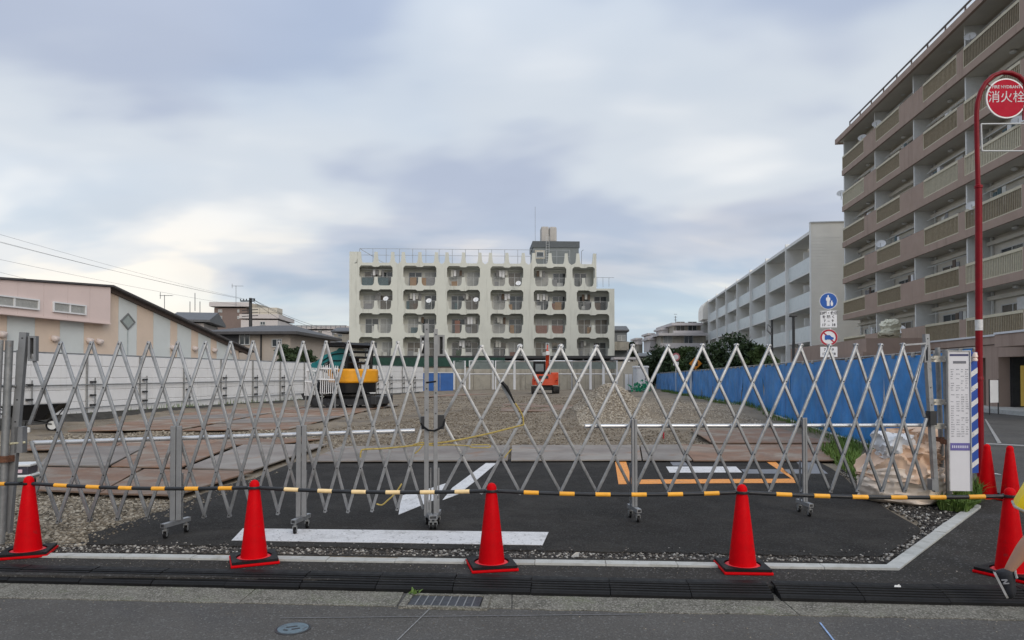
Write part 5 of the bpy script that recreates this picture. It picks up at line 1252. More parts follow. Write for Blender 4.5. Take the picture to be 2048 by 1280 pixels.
mb = MB(); mb.prism([(peak[0]+.1,peak[1]-.16),(endp[0]+.9,endp[1]-.46),(endp[0]+.9,endp[1]-.31),(peak[0]+.1,peak[1]-.01)], -.12, -.003); mb.build('fascia', mat('fascia_brown', (.11,.085,.075), .7), hall)
# pink clerestory standing proud of the wall
zb0, zb1 = hzp(0, 628), hzp(206, 645); zcl = (zb0+zb1)/2
n = 9; xe = hs(206)
for k in range(n):
    a, b = xl+(xe-xl)*k/n, xl+(xe-xl)*(k+1)/n; mb = MB(); mb.prism([(a+.004,zcl),(b-.004,zcl),(b-.004,rz_(b)-.02),(a+.004,rz_(a)-.02)], -.32, -.002); mb.build('pink_panel', m_pk, hall)
mb = MB(); mb.box((xl,-.36,zcl-.06),(xe,-.001,zcl-.003)); mb.build('drip_edge', m_pk, hall)
for a, b in ((-45,60),(88,155)):
    x = hs(a); z0 = hzp(88, 624); window(hall, x, -.33, z0, hs(b)-x, hzp(88,603)-z0, -1, 1, pane=2, fm=m_white)
dx, dz_ = hs(254), hzp(254,643); rd = (hs(269)-hs(239))/2; rh = hzp(254,626)-hzp(254,643)
mb = MB(); mb.prism([(dx-rd,dz_),(dx,dz_-rh),(dx+rd,dz_),(dx,dz_+rh)], -.05, -.002, holes=[[(dx-rd*.78,dz_),(dx,dz_-rh*.78),(dx+rd*.78,dz_),(dx,dz_+rh*.78)]]); dw = mb.build('diamond_window', mat('diamond_frame', (.17,.18,.18), .5), hall)
mb = MB(); mb.prism([(dx-rd*.79,dz_),(dx,dz_-rh*.79),(dx+rd*.79,dz_),(dx,dz_+rh*.79)], -.03, -.003); mb.build('pane', mat('diamond_glass', (.30,.34,.33), .2, var=.1), dw)
boxpart('down_strip', hall, (dx-.02,-.03,0),(dx+.02,-.003,dz_-rh), mat('strip_grey', (.36,.40,.41), .7))
vb = MB(); vb.lathe([(.0,-.14),(.10,-.13),(.17,-.06),(.19,.03),(.17,.10),(.0,.12)], 14, Matrix.Rotation(R(20), 4, 'X')); VENT = vb.mesh('vent_hood', mat('vent_pink', (.66,.58,.55), .5), True)
for px, py in ((0,668),(106,677),(176,681),(195,683),(343,695),(387,697),(426,700),(462,704)): inst('vent_hood', VENT, hall, (hs(px), -.08, hzp(px, py)), scale=(.8,.8,.8))
# ================================================================ houses beyond
def house(label, px0, px1, pyw, pye, pyr, Y, depth, wallm, roofm, over=.5, rz=0, kind='hip', wins=(), pywb=760, name='house'):
    """walls from pixel px0 to px1, wall top at pyw, eave line pye, ridge pyr"""
    c = Vector((Xat((px0+px1)/2, Y), Y, 0)); h = thing(name, label, 'house', c, rz)
    W = (px1-px0)/F*Y/2; zw = Z(pyw, Y); ze = Z(pye, Y); zr = Z(pyr, Y+depth/2)
    boxpart('wall', h, (-W,0,0),(W,depth,zw), wallm)
    o_ = over; mb = MB()
    e = [(-W-o_,-o_,ze),(W+o_,-o_,ze),(W+o_,depth+o_,ze),(-W-o_,depth+o_,ze)]
    if kind == 'flat': mb.box((-W-o_,-o_,ze),(W+o_,depth+o_,zr))
    else:
        ins = (depth/2+o_)*.9 if kind == 'hip' else 0; ins = min(ins, W*.8)
        r1, r2 = (-W-o_+ins, depth/2, zr), (W+o_-ins, depth/2, zr)
        b = [(x, y, z-.18) for x, y, z in e]
        mb.add(e+b+[r1, r2], [(0,1,9,8),(1,2,9),(2,3,8,9),(3,0,8),(4,7,6,5),(0,4,5,1),(1,5,6,2),(2,6,7,3),(3,7,4,0)])
    mb.build('roof', roofm, h)
    for (a, b, p0, p1, *m_) in wins:
        window(h, Xat(a,Y)-c.x, -.02, Z(p1,Y), (b-a)/F*Y, (p1-p0)/F*Y, -1, 1, pane=(m_[0] if m_ else None))
    return h
m_tileg = mat('roof_tile_grey', (.115,.118,.122), .6, var=.12, scale=3); m_tiled = mat('roof_tile_dark', (.075,.072,.072), .6, var=.15, scale=3); m_cr = mat('wall_cream', (.50,.46,.38), .85, var=.05); m_bei = mat('wall_beige', (.42,.37,.32), .85, var=.05); m_brick = mat('wall_brownbrick', (.205,.155,.135), .85, var=.06, scale=2); m_pale = mat('wall_pale', (.56,.52,.50), .8, var=.04)
h = house('dark grey tiled house with deep eaves behind the white fence', 426, 582, 668, 664, 651, 46, 8, m_bei, m_tiled, .7, R(-4), 'hip', ((478,500,668,690,0),(545,566,678,694,0)))
boxpart('dark_wall', h, (-2.55,-.05,0),(-.9,-.005,Z(668,46)), mat('wall_dark', (.05,.05,.055), .6)); boxpart('downpipe', h, (.60,-.12,0),(.68,-.04,Z(664,46)), m_dark)
house('grey gabled roof house behind the sloping hall roof', 352, 405, 646, 640, 625, 60, 6, m_pale, m_tileg, .6, R(12), 'gable', ())
house('brown brick apartment house with white square windows on the skyline', 428, 492, 616, 613.5, 611.5, 95, 9, m_brick, m_pale, .5, R(2), 'flat', ((436,444,619,625,2),(474,478,619,625,2),(436,444,632,638,2),(474,478,632,638,2)), name='apartment_house')
house('pale balcony block to the right of the brown brick house', 492, 512, 622, 616, 614, 96, 8, m_conc, m_conc, .2, 0, 'flat', ((494,510,624,631,0),(494,510,634,640,0)), name='apartment_house')
house('pinkish white block with a roof tank frame beyond the utility pole', 482, 554, 640, 637, 634, 88, 8, m_pale, m_pale, .15, R(4), 'flat', ((520,530,643,650,1),), name='apartment_house')
tk = thing('water_tank', 'beige panelled water tank on the pinkish white block', 'water tank', (Xat(527,91), 91, Z(636,91)))
for i in range(3):
    for j in range(2): mb = MB(); mb.bevbox((-1.7+i*1.15,0,.02+j*.68),(-.58+i*1.15,2.2,.68+j*.68), .04); mb.build('tank_panel', m_cr, tk)
house('long low white apartment row on the horizon', 560, 694, 661, 658, 656, 120, 10, m_pale, m_pale, .2, 0, 'flat', ((617,622,661,668,0),(636,644,661,668,3),(664,669,664,671,0),(600,606,662,668,0)), name='apartment_house')
rr_ = thing('roof_railing', 'thin dark railing on the long low white apartment row', 'railing', (Xat(625,119.5), 119.5, Z(657,119.5)))
for i in range(14): mb = MB(); x = -5.2+i*.83; mb.tube([(x,0,0),(x,0,.55)], .05, 5); mb.build('post', m_galv, rr_)
mb = MB(); mb.tube([(-5.4,0,.55),(5.8,0,.5)], .05, 5); mb.build('rail', m_galv, rr_)
house('cream house with a dark eave and shuttered windows left of the white block', 598, 660, 684, 682, 676, 62, 7, m_cr, m_tileg, .45, R(3), 'hip', ((610,640,688,698,0),(650,658,690,699,1)))
house('small beige house wall behind the yellow digger', 652, 700, 692, 690, 685, 70, 7, m_cr, m_tileg, .4, 0, 'hip', ((664,672,690,700,0),))
house('grey slab roof house at the left foot of the white block', 668, 698, 668, 662, 655, 100, 7, m_conc, m_tileg, .4, 0, 'gable', ((676,684,668,674,0),))
h = house('grey clapboard house with a bay window right of the white block', 1230, 1254, 664, 660, 652, 84, 7, mat('clapboard', (.20,.21,.215), .8), m_tileg, .25, R(-4), 'gable', ((1235,1251,670,682,2),))
boxpart('balcony', h, (-.8,-.9,Z(701,84)),(.85,-.02,Z(684,84)), m_conc)
house('cream walled annex with flat roof right of the retaining wall', 1232, 1272, 723, 719, 716, 66, 6, m_cr, m_pale, .2, 0, 'flat', (), name='annex')
# terraced apartments on the far right
def terrace(label, px0, px1, Y, rows, slopeX):
    c = Vector((Xat(px0,Y), Y, 0)); t = thing('terraced_apartments', label, 'building', c)
    for (a, b, p0, p1, y_) in rows:
        xa, xb = Xat(a,Y)-c.x, Xat(b,Y)-c.x; z1, z0 = Z(p0,Y), Z(p1,Y)
        boxpart('roof_slab', t, (xa-.6,y_-1.2,z1),(xb,y_+12,z1+.45), m_pale); boxpart('wall', t, (xa,y_,z0),(xb,y_+12,z1-.002), m_conc); boxpart('balcony_edge', t, (xa-.4,y_-1.6,z0-.1),(xb,y_-1.4,z0+.75), m_pale)
        n = max(2, int((xb-xa)/2.6))
        for i in range(n): window(t, xa+.4+i*(xb-xa-.6)/n, y_-.02, z0+.5, 1.5, 1.9, -1, 1)
        # receding left flank, stepping away
        for k in range(5):
            xk = xa-1.1-k*1.0; dzk = -.45-k*.5
            boxpart('flank_bay', t, (xk,y_+4+k*7,z0+dzk),(xk+1.05,y_+9.5+k*7,z1+dzk), m_pale if k % 2 == 0 else m_conc)
            boxpart('flank_eave', t, (xk-.35,y_+3.8+k*7,z1+dzk+.002),(xk+1.05,y_+10+k*7,z1+dzk+.35), m_pale)
    return t
terrace('grey terraced apartments with projecting eaves above the dark hedge', 1310, 1410, 118, ((1356,1412,649,669,3.0),(1322,1412,672,696,0.0)), 0)
mb = MB(); mb.tube([P(1351,652,121), P(1351,632,121)], .06, 5)
for dz in (0,.5,1.0): mb.tube([P(1348,640,121)+Vector((0,0,dz)), P(1354,640,121)+Vector((0,0,dz))], .04, 5)
tag(mb.build('antenna', m_galv), 'thin roof antenna on the terraced apartments', 'antenna')
house('small pale house beyond the hedge at the foot of the terraces', 1272, 1300, 716, 712, 706, 110, 6, m_cr, m_tileg, .4, 0, 'gable', ((1278,1284,716,722,0),))
# ================================================================ poles, antennas, wires
def antenna(px, py0, py1, Y, wpx, label):
    t = thing('antenna', label, 'antenna', P(px, py1, Y)); b = P(px, py1, Y)
    mb = MB(); mb.tube([(0,0,0), P(px, py0, Y)-b], .03, 5); mb.build('mast', m_galv, t)
    mb = MB(); c_ = P(px, py0+1, Y)-b; L_ = wpx/F*Y
    mb.tube([c_+Vector((-L_*.35,0,0)), c_+Vector((L_*.65,0,0))], .022, 5)
    for k in range(9): mb.tube([c_+Vector((-L_*.35+L_*k/8,-.2,0)), c_+Vector((-L_*.35+L_*k/8,.2,0))], .012, 4)
    mb.tube([c_+Vector((-L_*.35,0,-.3)), c_+Vector((-L_*.35,0,.3))], .03, 4); mb.build('elements', m_galv, t)
antenna(472, 571, 612, 94, 22, 'tall television antenna on the brown brick house'); antenna(329, 590, 618, 64, 24, 'television antenna left of the tall one, behind the hall roof')
for px, py0, py1, lab in ((390,586,622,'tall thin mast between the two antennas'), (380,603,625,'short thin mast on the grey gabled house'), (400,603,625,'thin mast at the right end of the gabled roof')):
    mb = MB(); mb.tube([P(px,py1,66), P(px,py0,66)], .035, 5); tag(mb.build('mast', m_galv), lab, 'mast')
UP = 62.0; ub = Vector((Xat(502,UP), UP, 0)); up = thing('utility_pole', 'dark utility pole with cross arm behind the dark tiled house', 'utility pole', ub)
ut = P(501, 596, UP)-ub
mb = MB(); mb.tube([(0,0,0), ut], [.20,.13], 10); mb.build('pole', m_dark, up, True)
for py, a, b in ((602,481,509),(598,500,510)):
    mb = MB(); mb.tube([P(a,py,UP-.2)-ub, P(b,py,UP-.2)-ub], .06, 6); mb.build('cross_arm', m_dark, up)
for px in (481,487,493,509):
    mb = MB(); q_ = P(px,602,UP-.2)-ub; mb.tube([q_, q_+Vector((0,0,.2))], [.03,.05], 6); mb.build('insulator', m_dark, up)
for py in (621,627,633):
    mb = MB(); mb.tube([P(484,py,UP)-ub, P(516,py-2,UP)-ub], .035, 5); mb.build('service_bar', m_dark, up)
def wire(a, b, sag, label, r=.022):
    if a.y < 45 and a.x < -15: a = a+(a-b)*.9+Vector((0,0,.9))       # carries on to the next pole, out of sight
    mb = MB(); mb.tube([a.lerp(b, t/20)-Vector((0,0,sag*4*(t/20)*(1-t/20))) for t in range(21)], r, 5, False)
    return tag(mb.build('power_line', mat('cable_black', (.12,.125,.13), .6)), label, 'power line', 'power lines at the left')
wl_ = 'thin overhead cable running from the utility pole towards the street'
wire(P(-60,448,30), P(482,596,UP), .55, wl_, .006); wire(P(-60,466,30), P(489,598,UP), .55, wl_, .006)
wire(P(-60,462,31), P(494,600,UP), .6, wl_, .007); wire(P(-60,505,34), P(486,612,UP), .5, wl_, .007); wire(P(-60,532,36), P(300,612,58), .4, wl_, .007); wire(P(-60,548,36), P(300,618,60), .4, wl_, .007); wire(P(-60,562,36), P(240,606,58), .3, wl_, .006)
wr_ = 'thin overhead cable running from the utility pole to the white block'
for a, b in (((505,598),(694,665)),((507,600),(694,672)),((508,604),(640,668))): wire(P(*a,UP), P(b[0],b[1],78), .5, wr_, .016)
def lamp_post(px, py0, Y, label, r, arm):
    b = Vector((Xat(px,Y), Y, -.03)); t = thing('lamp_post', label, 'lamp post', b); top = P(px, py0, Y)-b
    mb = MB(); mb.tube([(0,0,0), top], r, 10); mb.build('pole', m_dark, t, True)
    if arm: mb = MB(); mb.bevbox((-arm,-.09,top.z),(arm,.09,top.z+.07), .02); mb.build('head', m_dark, t)
    return t
lamp_post(1587, 634, 27, 'slim black lamp post with a flat head in the side street', .055, .13)
lp = lamp_post(1544, 640, 40, 'grey lamp post with a round bracket among the trees', .06, 0)
mb = MB(); mb.tube([Vector((0,0,Z(655,40))), Vector((-.22,0,Z(648,40))), Vector((-.25,0,Z(660,40))), Vector((0,0,Z(668,40)))], .05, 6); mb.build('bracket', m_galv, lp, True)
# ================================================================ road signs behind the tarp fence
YS = 25.0; sb_ = Vector((Xat(1658,YS), YS, -.03)); sgn = thing('road_sign', 'sign pole with blue pedestrian disc, time plates and no cars disc', 'road sign', sb_, R(-12))
m_sblue = mat('sign_blue', (.012,.09,.36), .4); m_swhite = mat('sign_plate', (.74,.74,.74), .45, var=.03); m_sred = mat('sign_rim', (.40,.02,.035), .45); m_sink = mat('sign_ink', (.05,.05,.06), .6)
def sz(py): return Z(py,YS)+.03
mb = MB(); mb.tube([(.06,.05,0),(.06,.05,sz(588))], .035, 10); mb.build('pole', m_frame, sgn, True)
def disc(z, r, y, mt_, name, th=.006, par=None, hole=0):
    mb = MB(); M = Matrix.Translation((0,y,z)) @ Matrix.Rotation(R(90), 4, 'X')
    mb.lathe([(hole,0),(r,0),(r,th),(hole,th),(hole,0)], 36, M); return mb.build(name, mt_, par or sgn)
r0 = 16.8/F*YS
z1 = sz(602); disc(z1, r0, 0, m_swhite, 'disc'); disc(z1, r0*.94, -.0075, m_sblue, 'disc_face', .002)
def shape(pts, z, sc, mt_, name, y=-.011):
    mb = MB(); mb.prism([(a*sc, z+b*sc) for a, b in pts], y, y+.0012); return mb.build(name, mt_, sgn)
adult = [(-.10,.95),(.02,.95),(.05,.80),(.02,.62),(.20,.52),(.24,.10),(.14,.05),(.12,-.80),(-.20,-.80),(-.22,.05),(-.32,.10),(-.30,.52),(-.12,.62),(-.13,.80)]
child = [(.32,.05),(.46,.05),(.48,-.10),(.44,-.20),(.56,-.26),(.56,-.55),(.50,-.8),(.30,-.8),(.26,-.55),(.24,-.26),(.34,-.20),(.30,-.10)]
shape([(a, b*.82) for a, b in adult], z1, r0*.9, m_swhite, 'pedestrian_symbol'); shape([(a, b*.82) for a, b in child], z1, r0*.9, m_swhite, 'child_symbol')
def plate_s(py0, py1, wpx, rows):
    w2 = wpx/F*YS/2; mb = MB(); mb.bevbox((-w2,-.004,sz(py1)),(w2,.004,sz(py0)), .003); mb.build('plate', m_swhite, sgn)
    for txt, py, hpx, mt_ in rows:
        text_mesh(txt, hpx/F*YS*1.3, mt_, 'plate_text', sgn, Matrix.Translation((0,-.0065,sz(py))) @ FACE, .001, bold=.004)
plate_s(621.5, 655, 31, (('日曜・休日', 626.5, 5.2, m_sink), ('を 除 く', 634, 5.2, m_sink), ('7  –  9', 642, 5.4, m_sink), ('17  –  18', 650, 5.4, m_sink)))
z2 = sz(675); disc(z2, r0, 0, m_swhite, 'disc'); disc(z2, r0*.97, -.009, m_sred, 'disc_rim', .003, None, r0*.76)
mb = MB(); mb.beam((-r0*.6,-.0085,z2+r0*.6),(r0*.6,-.0085,z2-r0*.6), r0*.17, .002, (0,1,0)); mb.build('slash', m_sred, sgn)
shape([(-.46,.24),(-.30,.30),(.12,.30),(.34,.06),(.56,.0),(.58,-.22),(.44,-.26),(.36,-.36),(.22,-.26),(-.22,-.26),(-.32,-.36),(-.42,-.26),(-.48,-.2)], z2, r0*.95, m_sblue, 'car_symbol', -.0125)
plate_s(693.5, 714, 32, (('7  –  9', 699.5, 5.4, m_sink), ('17  –  18', 708, 5.4, m_sink)))
YS2 = 48.0
def mini_sign(px, py, Y, label, kind):
    b = Vector((Xat(px,Y), Y, 0)); t = thing('road_sign', label, 'road sign', b); z = Z(py, Y)
    mb = MB(); mb.tube([(0,.03,0),(0,.03,z+.3)], .035, 8); mb.build('pole', m_frame, t)
    if kind == 'round':
        M = Matrix.Translation((0,0,z)) @ Matrix.Rotation(R(90), 4, 'X'); mb = MB(); mb.lathe([(0,0),(.3,0),(.3,.01),(0,.01)], 24, M); mb.build('disc', mat('sign_pinkred', (.50,.16,.18), .5), t)
        M = Matrix.Translation((0,-.012,z)) @ Matrix.Rotation(R(90), 4, 'X'); mb = MB(); mb.lathe([(0,0),(.19,0),(.19,.005),(0,.005)], 24, M); mb.build('disc_face', m_swhite, t)
        boxpart('plate', t, (-.2,-.01,z-.62),(.2,.0,z-.36), m_swhite)
    else:
        mb = MB(); mb.prism([(-.46,z),(0,z-.46),(.46,z),(0,z+.46)], -.01, 0); mb.build('diamond_plate', mat('sign_orange', (.62,.22,.02), .5), t)
        boxpart('dark_mark', t, (-.14,-.016,z-.18),(.16,-.011,z+.16), m_dark)
mini_sign(1352, 714, 52, 'round pale red road sign in front of the dark hedge', 'round'); mini_sign(1391, 727, 50, 'orange diamond road works sign in front of the hedge', 'diamond')
# ================================================================ trees
def tree(name, label, px, pyt, Y, wpx, n, mt_, seed, base=.3, zc=None, leaf=.16, shape_=(1,1,1), group='trees behind the tarp fence', cat='tree'):
    rs = np.random.default_rng(seed); b = Vector((Xat(px,Y), Y, 0)); t = thing(name, label, cat, b, 0, group)
    Ht = Z(pyt, Y); W_ = wpx/F*Y/2; z0 = base*Ht; cz = (Ht+z0)/2; rz = (Ht-z0)/2
    mb = MB(); mb.tube([(0,0,0),(.05,0,z0),(.0,.05,cz)], [.16,.12,.06], 8)
    nc = int(26*shape_[0]); cl_ = []
    for i in range(nc):
        d = rs.normal(0,1,3); d /= np.linalg.norm(d); r = rs.uniform(.45,1.0)**.6
        c_ = Vector((d[0]*W_*r*.82, d[1]*W_*r*.7, cz+d[2]*rz*r*.82)); cl_.append((c_, rs.uniform(.22,.42)*min(W_, rz*1.3)))
    for c_, r in cl_[:10]: mb.tube([(0,0,z0*.9), tuple(c_*.5+Vector((0,0,z0*.4))), tuple(c_)], [.07,.04,.015], 5)
    mb.build('trunk', m_bark, t, True)
    V = []; Fc = []
    per = n//nc
    for c_, r in cl_:
        for k in range(per):
            d = rs.normal(0,1,3); d /= np.linalg.norm(d); rr = r*rs.uniform(.3,1.12)
            p = np.array(c_)+d*rr*np.array([1.15,1,.8]); u = rs.normal(0,1,3); u /= np.linalg.norm(u); v = np.cross(u, rs.normal(0,1,3)); v /= np.linalg.norm(v); s = leaf*rs.uniform(.5,1.15); o_ = len(V)
            V += [tuple(p-u*s), tuple(p+v*s*.42), tuple(p+u*s), tuple(p-v*s*.42)]; Fc.append((o_,o_+1,o_+2,o_+3))
    m2 = MB(); m2.v = V; m2.f = Fc; m2.build('crown', mt_, t, recalc=False); return t
tree('tree', 'dark green bushy tree left of the lamp post with the round bracket', 1468, 672, 46, 118, 9000, m_leaf2, 1, .15, leaf=.17)
tree('tree', 'small green tree beside the slim black lamp post', 1512, 684, 44, 60, 4500, m_leaf, 2, .15, leaf=.15)
tree('tree', 'dark tree filling the gap behind the orange diamond sign', 1410, 694, 60, 92, 7000, m_leaf2, 3, .1, leaf=.18)
tree('tree', 'dark hedge tree below the grey terraced apartments', 1350, 696, 74, 100, 8000, m_leaf2, 4, .05, leaf=.19)
tree('tree', 'wide dark hedge tree between the pale red round sign and the terraces', 1332, 690, 77, 96, 9000, m_leaf2, 14, .02, leaf=.2)
tree('tree', 'olive hedge tree between the round sign and the orange diamond', 1375, 688, 68, 80, 8000, m_leaf, 15, .02, leaf=.18)
tree('tree', 'dark hedge tree beside the portable toilet', 1306, 704, 80, 62, 5000, m_leaf2, 5, .05, leaf=.19)
tree('tree', 'narrow pointed conifer right of the clapboard house', 1264, 674, 92, 20, 2600, m_leaf2, 6, .1, leaf=.22, group='background trees')
tree('tree', 'dark garden tree in front of the dark tiled house', 580, 676, 43, 58, 6500, m_leaf2, 7, .2, leaf=.13, group='background trees')
tree('tree', 'round shrub behind the fence beside the cream house', 612, 690, 46, 40, 3600, m_leaf2, 8, .2, leaf=.12, group='background trees', cat='shrub')
tree('tree', 'low hedge bush between the tarp fence and the lamp post', 1545, 700, 36, 44, 3000, m_leaf, 9, .1, leaf=.12, group='background trees', cat='shrub')
# ================================================================ diggers
m_oy = mat('digger_yellow', (.70,.31,.018), .38, var=.08, spec=.3, stain=((.50,.22,.04), 3, .56, .78)); m_teal = mat('digger_teal', (.01,.16,.17), .4, var=.1); m_or = mat('digger_orange', (.58,.075,.028), .4, var=.08, stain=((.42,.07,.035), 4, .6, .8)); m_trk = mat('track_rubber', (.022,.021,.02), .8, var=.3, scale=12, stain=((.07,.06,.05), 6, .5, .7))
def track(parent, L_, Hh, Wd, y, mtw=m_galv):
    r = Hh/2; pts = []
    for k in range(9): a = R(90+180*k/8); pts.append((-L_/2+r+r*math.cos(a), r+r*math.sin(a)))
    for k in range(9): a = R(-90+180*k/8); pts.append((L_/2-r+r*math.cos(a), r+r*math.sin(a)))
    inner = [(x*.965, r+(z-r)*.84) for x, z in pts]
    mb = MB(); mb.prism(pts, y-Wd/2, y+Wd/2, holes=[inner])
    per = []
    for i in range(len(pts)):
        a, b = Vector((pts[i][0],0,pts[i][1])), Vector((pts[(i+1) % len(pts)][0],0,pts[(i+1) % len(pts)][1])); n_ = max(1, int((b-a).length/.11))
        for k in range(n_): per.append((a.lerp(b, k/n_), (b-a).normalized()))
    for p_, d_ in per:
        nrm = Vector((d_.z,0,-d_.x)); mb.box((-.02,-Wd/2,-.0),(.02,Wd/2,.025), Matrix(((d_.x,0,nrm.x,p_.x),(0,1,0,y),(d_.z,0,nrm.z,p_.z),(0,0,0,1))))
    o = mb.build('track', m_trk, parent)
    mb = MB(); mb.box((-L_/2+r,y-Wd*.3,r*.5),(L_/2-r,y+Wd*.3,r*1.4)); mb.build('track_frame', m_dark, o)
    for x, rr in ((-L_/2+r,r*.8),(L_/2-r,r*.8),(-L_*.22,r*.4),(0,r*.4),(L_*.22,r*.4)):
        M = Matrix.Translation((x,y,r if rr > r*.5 else r*.45)) @ Matrix.Rotation(R(90), 4, 'X'); mb = MB(); mb.lathe([(0,-Wd*.46),(rr*.3,-Wd*.46),(rr*.95,-Wd*.4),(rr*.95,Wd*.4),(rr*.3,Wd*.46),(0,Wd*.46)], 18, M); mb.build('roller', m_dark, o, True)
    return o
YE = 28.5; E0 = Vector((Xat(700,YE), YE, zg(YE)+.01)); ex = thing('excavator', 'yellow orange mini excavator with teal boom and black canopy', 'excavator', E0, R(-10))
q = YE/F
for y in (-.62,.62): track(ex, 2.75, .52, .38, y)
mb = MB(); mb.bevbox((-.7,-.45,.25),(.7,.45,.6), .05); mb.build('undercarriage', m_dark, ex)
mb = MB(); mb.bevbox((1.25,-.95,.15),(1.5,.95,.5), .04); mb.beam((.6,-.5,.35),(1.3,-.5,.3),.1,.12); mb.beam((.6,.5,.35),(1.3,.5,.3),.1,.12); mb.build('dozer_blade', m_dark, ex)
up_ = bpy.data.objects.new('upper_body', None); 
# upper structure, turned so that the counterweight faces the street and right
um = Matrix.Rotation(R(-28), 4, 'Z')
def ub_(name, mb, mt_, smooth=False): return mb.build(name, mt_, ex, smooth)
def arcpoly(front, back, hw, n=18):
    pts = [(front, -hw), (back*.55, -hw)]
    for k in range(n+1):
        a = R(-72+144*k/n); pts.append((back*.55+(back*.45)*math.cos(a)/math.cos(0)*1.0, hw*math.sin(a)/math.sin(R(72))))
    pts += [(back*.55, hw), (front, hw)]
    c_ = [pts[0]]
    for p_ in pts[1:]:
        if abs(p_[0]-c_[-1][0])+abs(p_[1]-c_[-1][1]) > .01: c_.append(p_)
    return c_
TOP = Matrix(((1,0,0,0),(0,0,1,0),(0,1,0,0),(0,0,0,1)))
def bodyslab(poly2, z0, z1, mt_, name, bev=.05):
    mb = MB(); mb.prism(poly2, z0, z1, um @ TOP); o = mb.build(name, mt_, ex, True); 
    md = o.modifiers.new('b', 'BEVEL'); md.width = bev; md.segments = 3; md.limit_method = 'ANGLE'; md.angle_limit = R(50); return o
bodyslab(arcpoly(-1.0, .95, .80), .62, 1.02, m_black, 'lower_skirt', .04)
bodyslab([(-.35,-.86),(.62,-.86),(.85,-.76),(.97,-.52),(1.0,-.2),(1.0,.2),(.97,.52),(.85,.76),(.62,.86),(-.35,.86)], 1.0, 1.56, m_oy, 'counterweight', .09)
bodyslab(arcpoly(-.95, -.2, .78)[:2]+[(-.38,-.8),(-.38,.8),(-.95,.78)], 1.025, 1.15, m_black, 'floor_plate', .02)
mb = MB(); mb.bevbox((-.30,-.30,1.5),(.25,.30,1.62), .04, um); mb.bevbox((.12,-.28,1.6),(.25,.28,2.0), .05, um); ub_('seat', mb, m_black)
for y in (-.28, .0, .28):
    pass
mb = MB(); mb.tube([um @ Vector(p_) for p_ in ((.55,-.62,1.5),(.58,-.62,2.3),(.45,-.60,2.48),(-.75,-.58,2.52))], .075, 8); mb.tube([um @ Vector(p_) for p_ in ((.55,.62,1.5),(.58,.62,2.3),(.45,.60,2.48),(-.75,.58,2.52))], .075, 8)
for z in (1.80, 2.02, 2.24): mb.tube([um @ Vector((.57,-.62,z)), um @ Vector((.57,.62,z))], .05, 8)
mb.tube([um @ Vector((-.72,-.5,1.15)), um @ Vector((-.75,-.52,2.42))], .03, 8); mb.build('canopy_frame', m_black, ex, True)
mb = MB(); mb.prism([(-1.0,2.50),(-.6,2.53),(.3,2.53),(.55,2.46),(.6,2.52),(.4,2.62),(-.6,2.62)], -.66, .66, um); mb.build('canopy', m_black, ex)
text_mesh('SK3', .17, m_swhite, 'brand_text', ex, um @ Matrix.Translation((.40,-.866,1.36)) @ FACE, .003, bold=.003)
mb = MB(); mb.bevbox((-.30,-.875,1.20),(-.16,-.862,1.27), .004, um); mb.build('lamp', m_swhite, ex)
mb = MB()
for k in range(5): mb.box((-.05+k*.09,-.872,1.38),(-.01+k*.09,-.862,1.47), um)
mb.build('vent_slots', m_black, ex)
mb = MB(); mb.tube([um @ Vector((.15,.4,1.55)), um @ Vector((.15,.4,1.8)), um @ Vector((.22,.42,1.86))], .04, 8); mb.build('exhaust', m_dark, ex, True)
for y_ in (-.2, .2):
    mb = MB(); mb.tube([um @ Vector((-.55,y_,1.15)), um @ Vector((-.62,y_,1.7))], .018, 6); mb.build('control_lever', m_black, ex, True)
# boom folded up in front (to the left)
def tapered(name, pts, wds, th, mt_, y=0.0):
    mb = MB(); n = len(pts); up2 = []; dn = []
    for i, (x, z) in enumerate(pts):
        a = pts[max(0,i-1)]; b = pts[min(n-1,i+1)]; dx_, dz2 = b[0]-a[0], b[1]-a[1]; l = math.hypot(dx_, dz2); nx_, nz2 = -dz2/l, dx_/l
        up2.append((x+nx_*wds[i]/2, z+nz2*wds[i]/2)); dn.append((x-nx_*wds[i]/2, z-nz2*wds[i]/2))
    mb.prism(up2+dn[::-1], y-th/2, y+th/2); return mb.build(name, mt_, ex)
mb = MB(); mb.prism([(-.95,1.05),(-.60,1.05),(-.42,1.65),(-.05,2.12),(-.12,2.36),(-.42,2.42),(-.66,2.18),(-.80,1.75)], -.15, .15); mb.build('boom', m_teal, ex)
mb = MB(); mb.prism([(-.30,2.40),(-.40,2.08),(-.95,1.86),(-1.30,1.70),(-1.42,1.86),(-1.05,2.14)], -.13, .13); mb.build('boom_head', m_teal, ex)
mb = MB(); mb.prism([(-1.18,1.95),(-1.12,1.70),(-1.48,1.45),(-1.55,.95),(-1.78,.95),(-1.80,1.55),(-1.62,1.80)], -.10, .10); mb.build('arm', m_teal, ex)
for a_, b_ in (((-.1,-.16,2.2),(-1.2,-.15,1.85)),((-.3,-.17,1.9),(-1.1,-.16,1.62))):
    mb = MB(); mb.tube([a_, ((a_[0]+b_[0])/2, -.2, (a_[2]+b_[2])/2+.14), b_], .022, 6); mb.build('hose', m_black, ex, True)
mb = MB(); mb.tube([(-.55,0,1.3),(-1.3,0,1.55)], .05, 8); mb.tube([(-.2,.0,2.28),(-.75,0,2.16)], .05, 8); mb.build('ram', m_dark, ex, True)
mb = MB(); mb.prism([(-1.75,1.1),(-1.5,1.12),(-1.38,.75),(-1.5,.35),(-1.85,.3),(-1.98,.55),(-1.7,.62)], -.32, .32); mb.build('bucket', m_dark, ex)
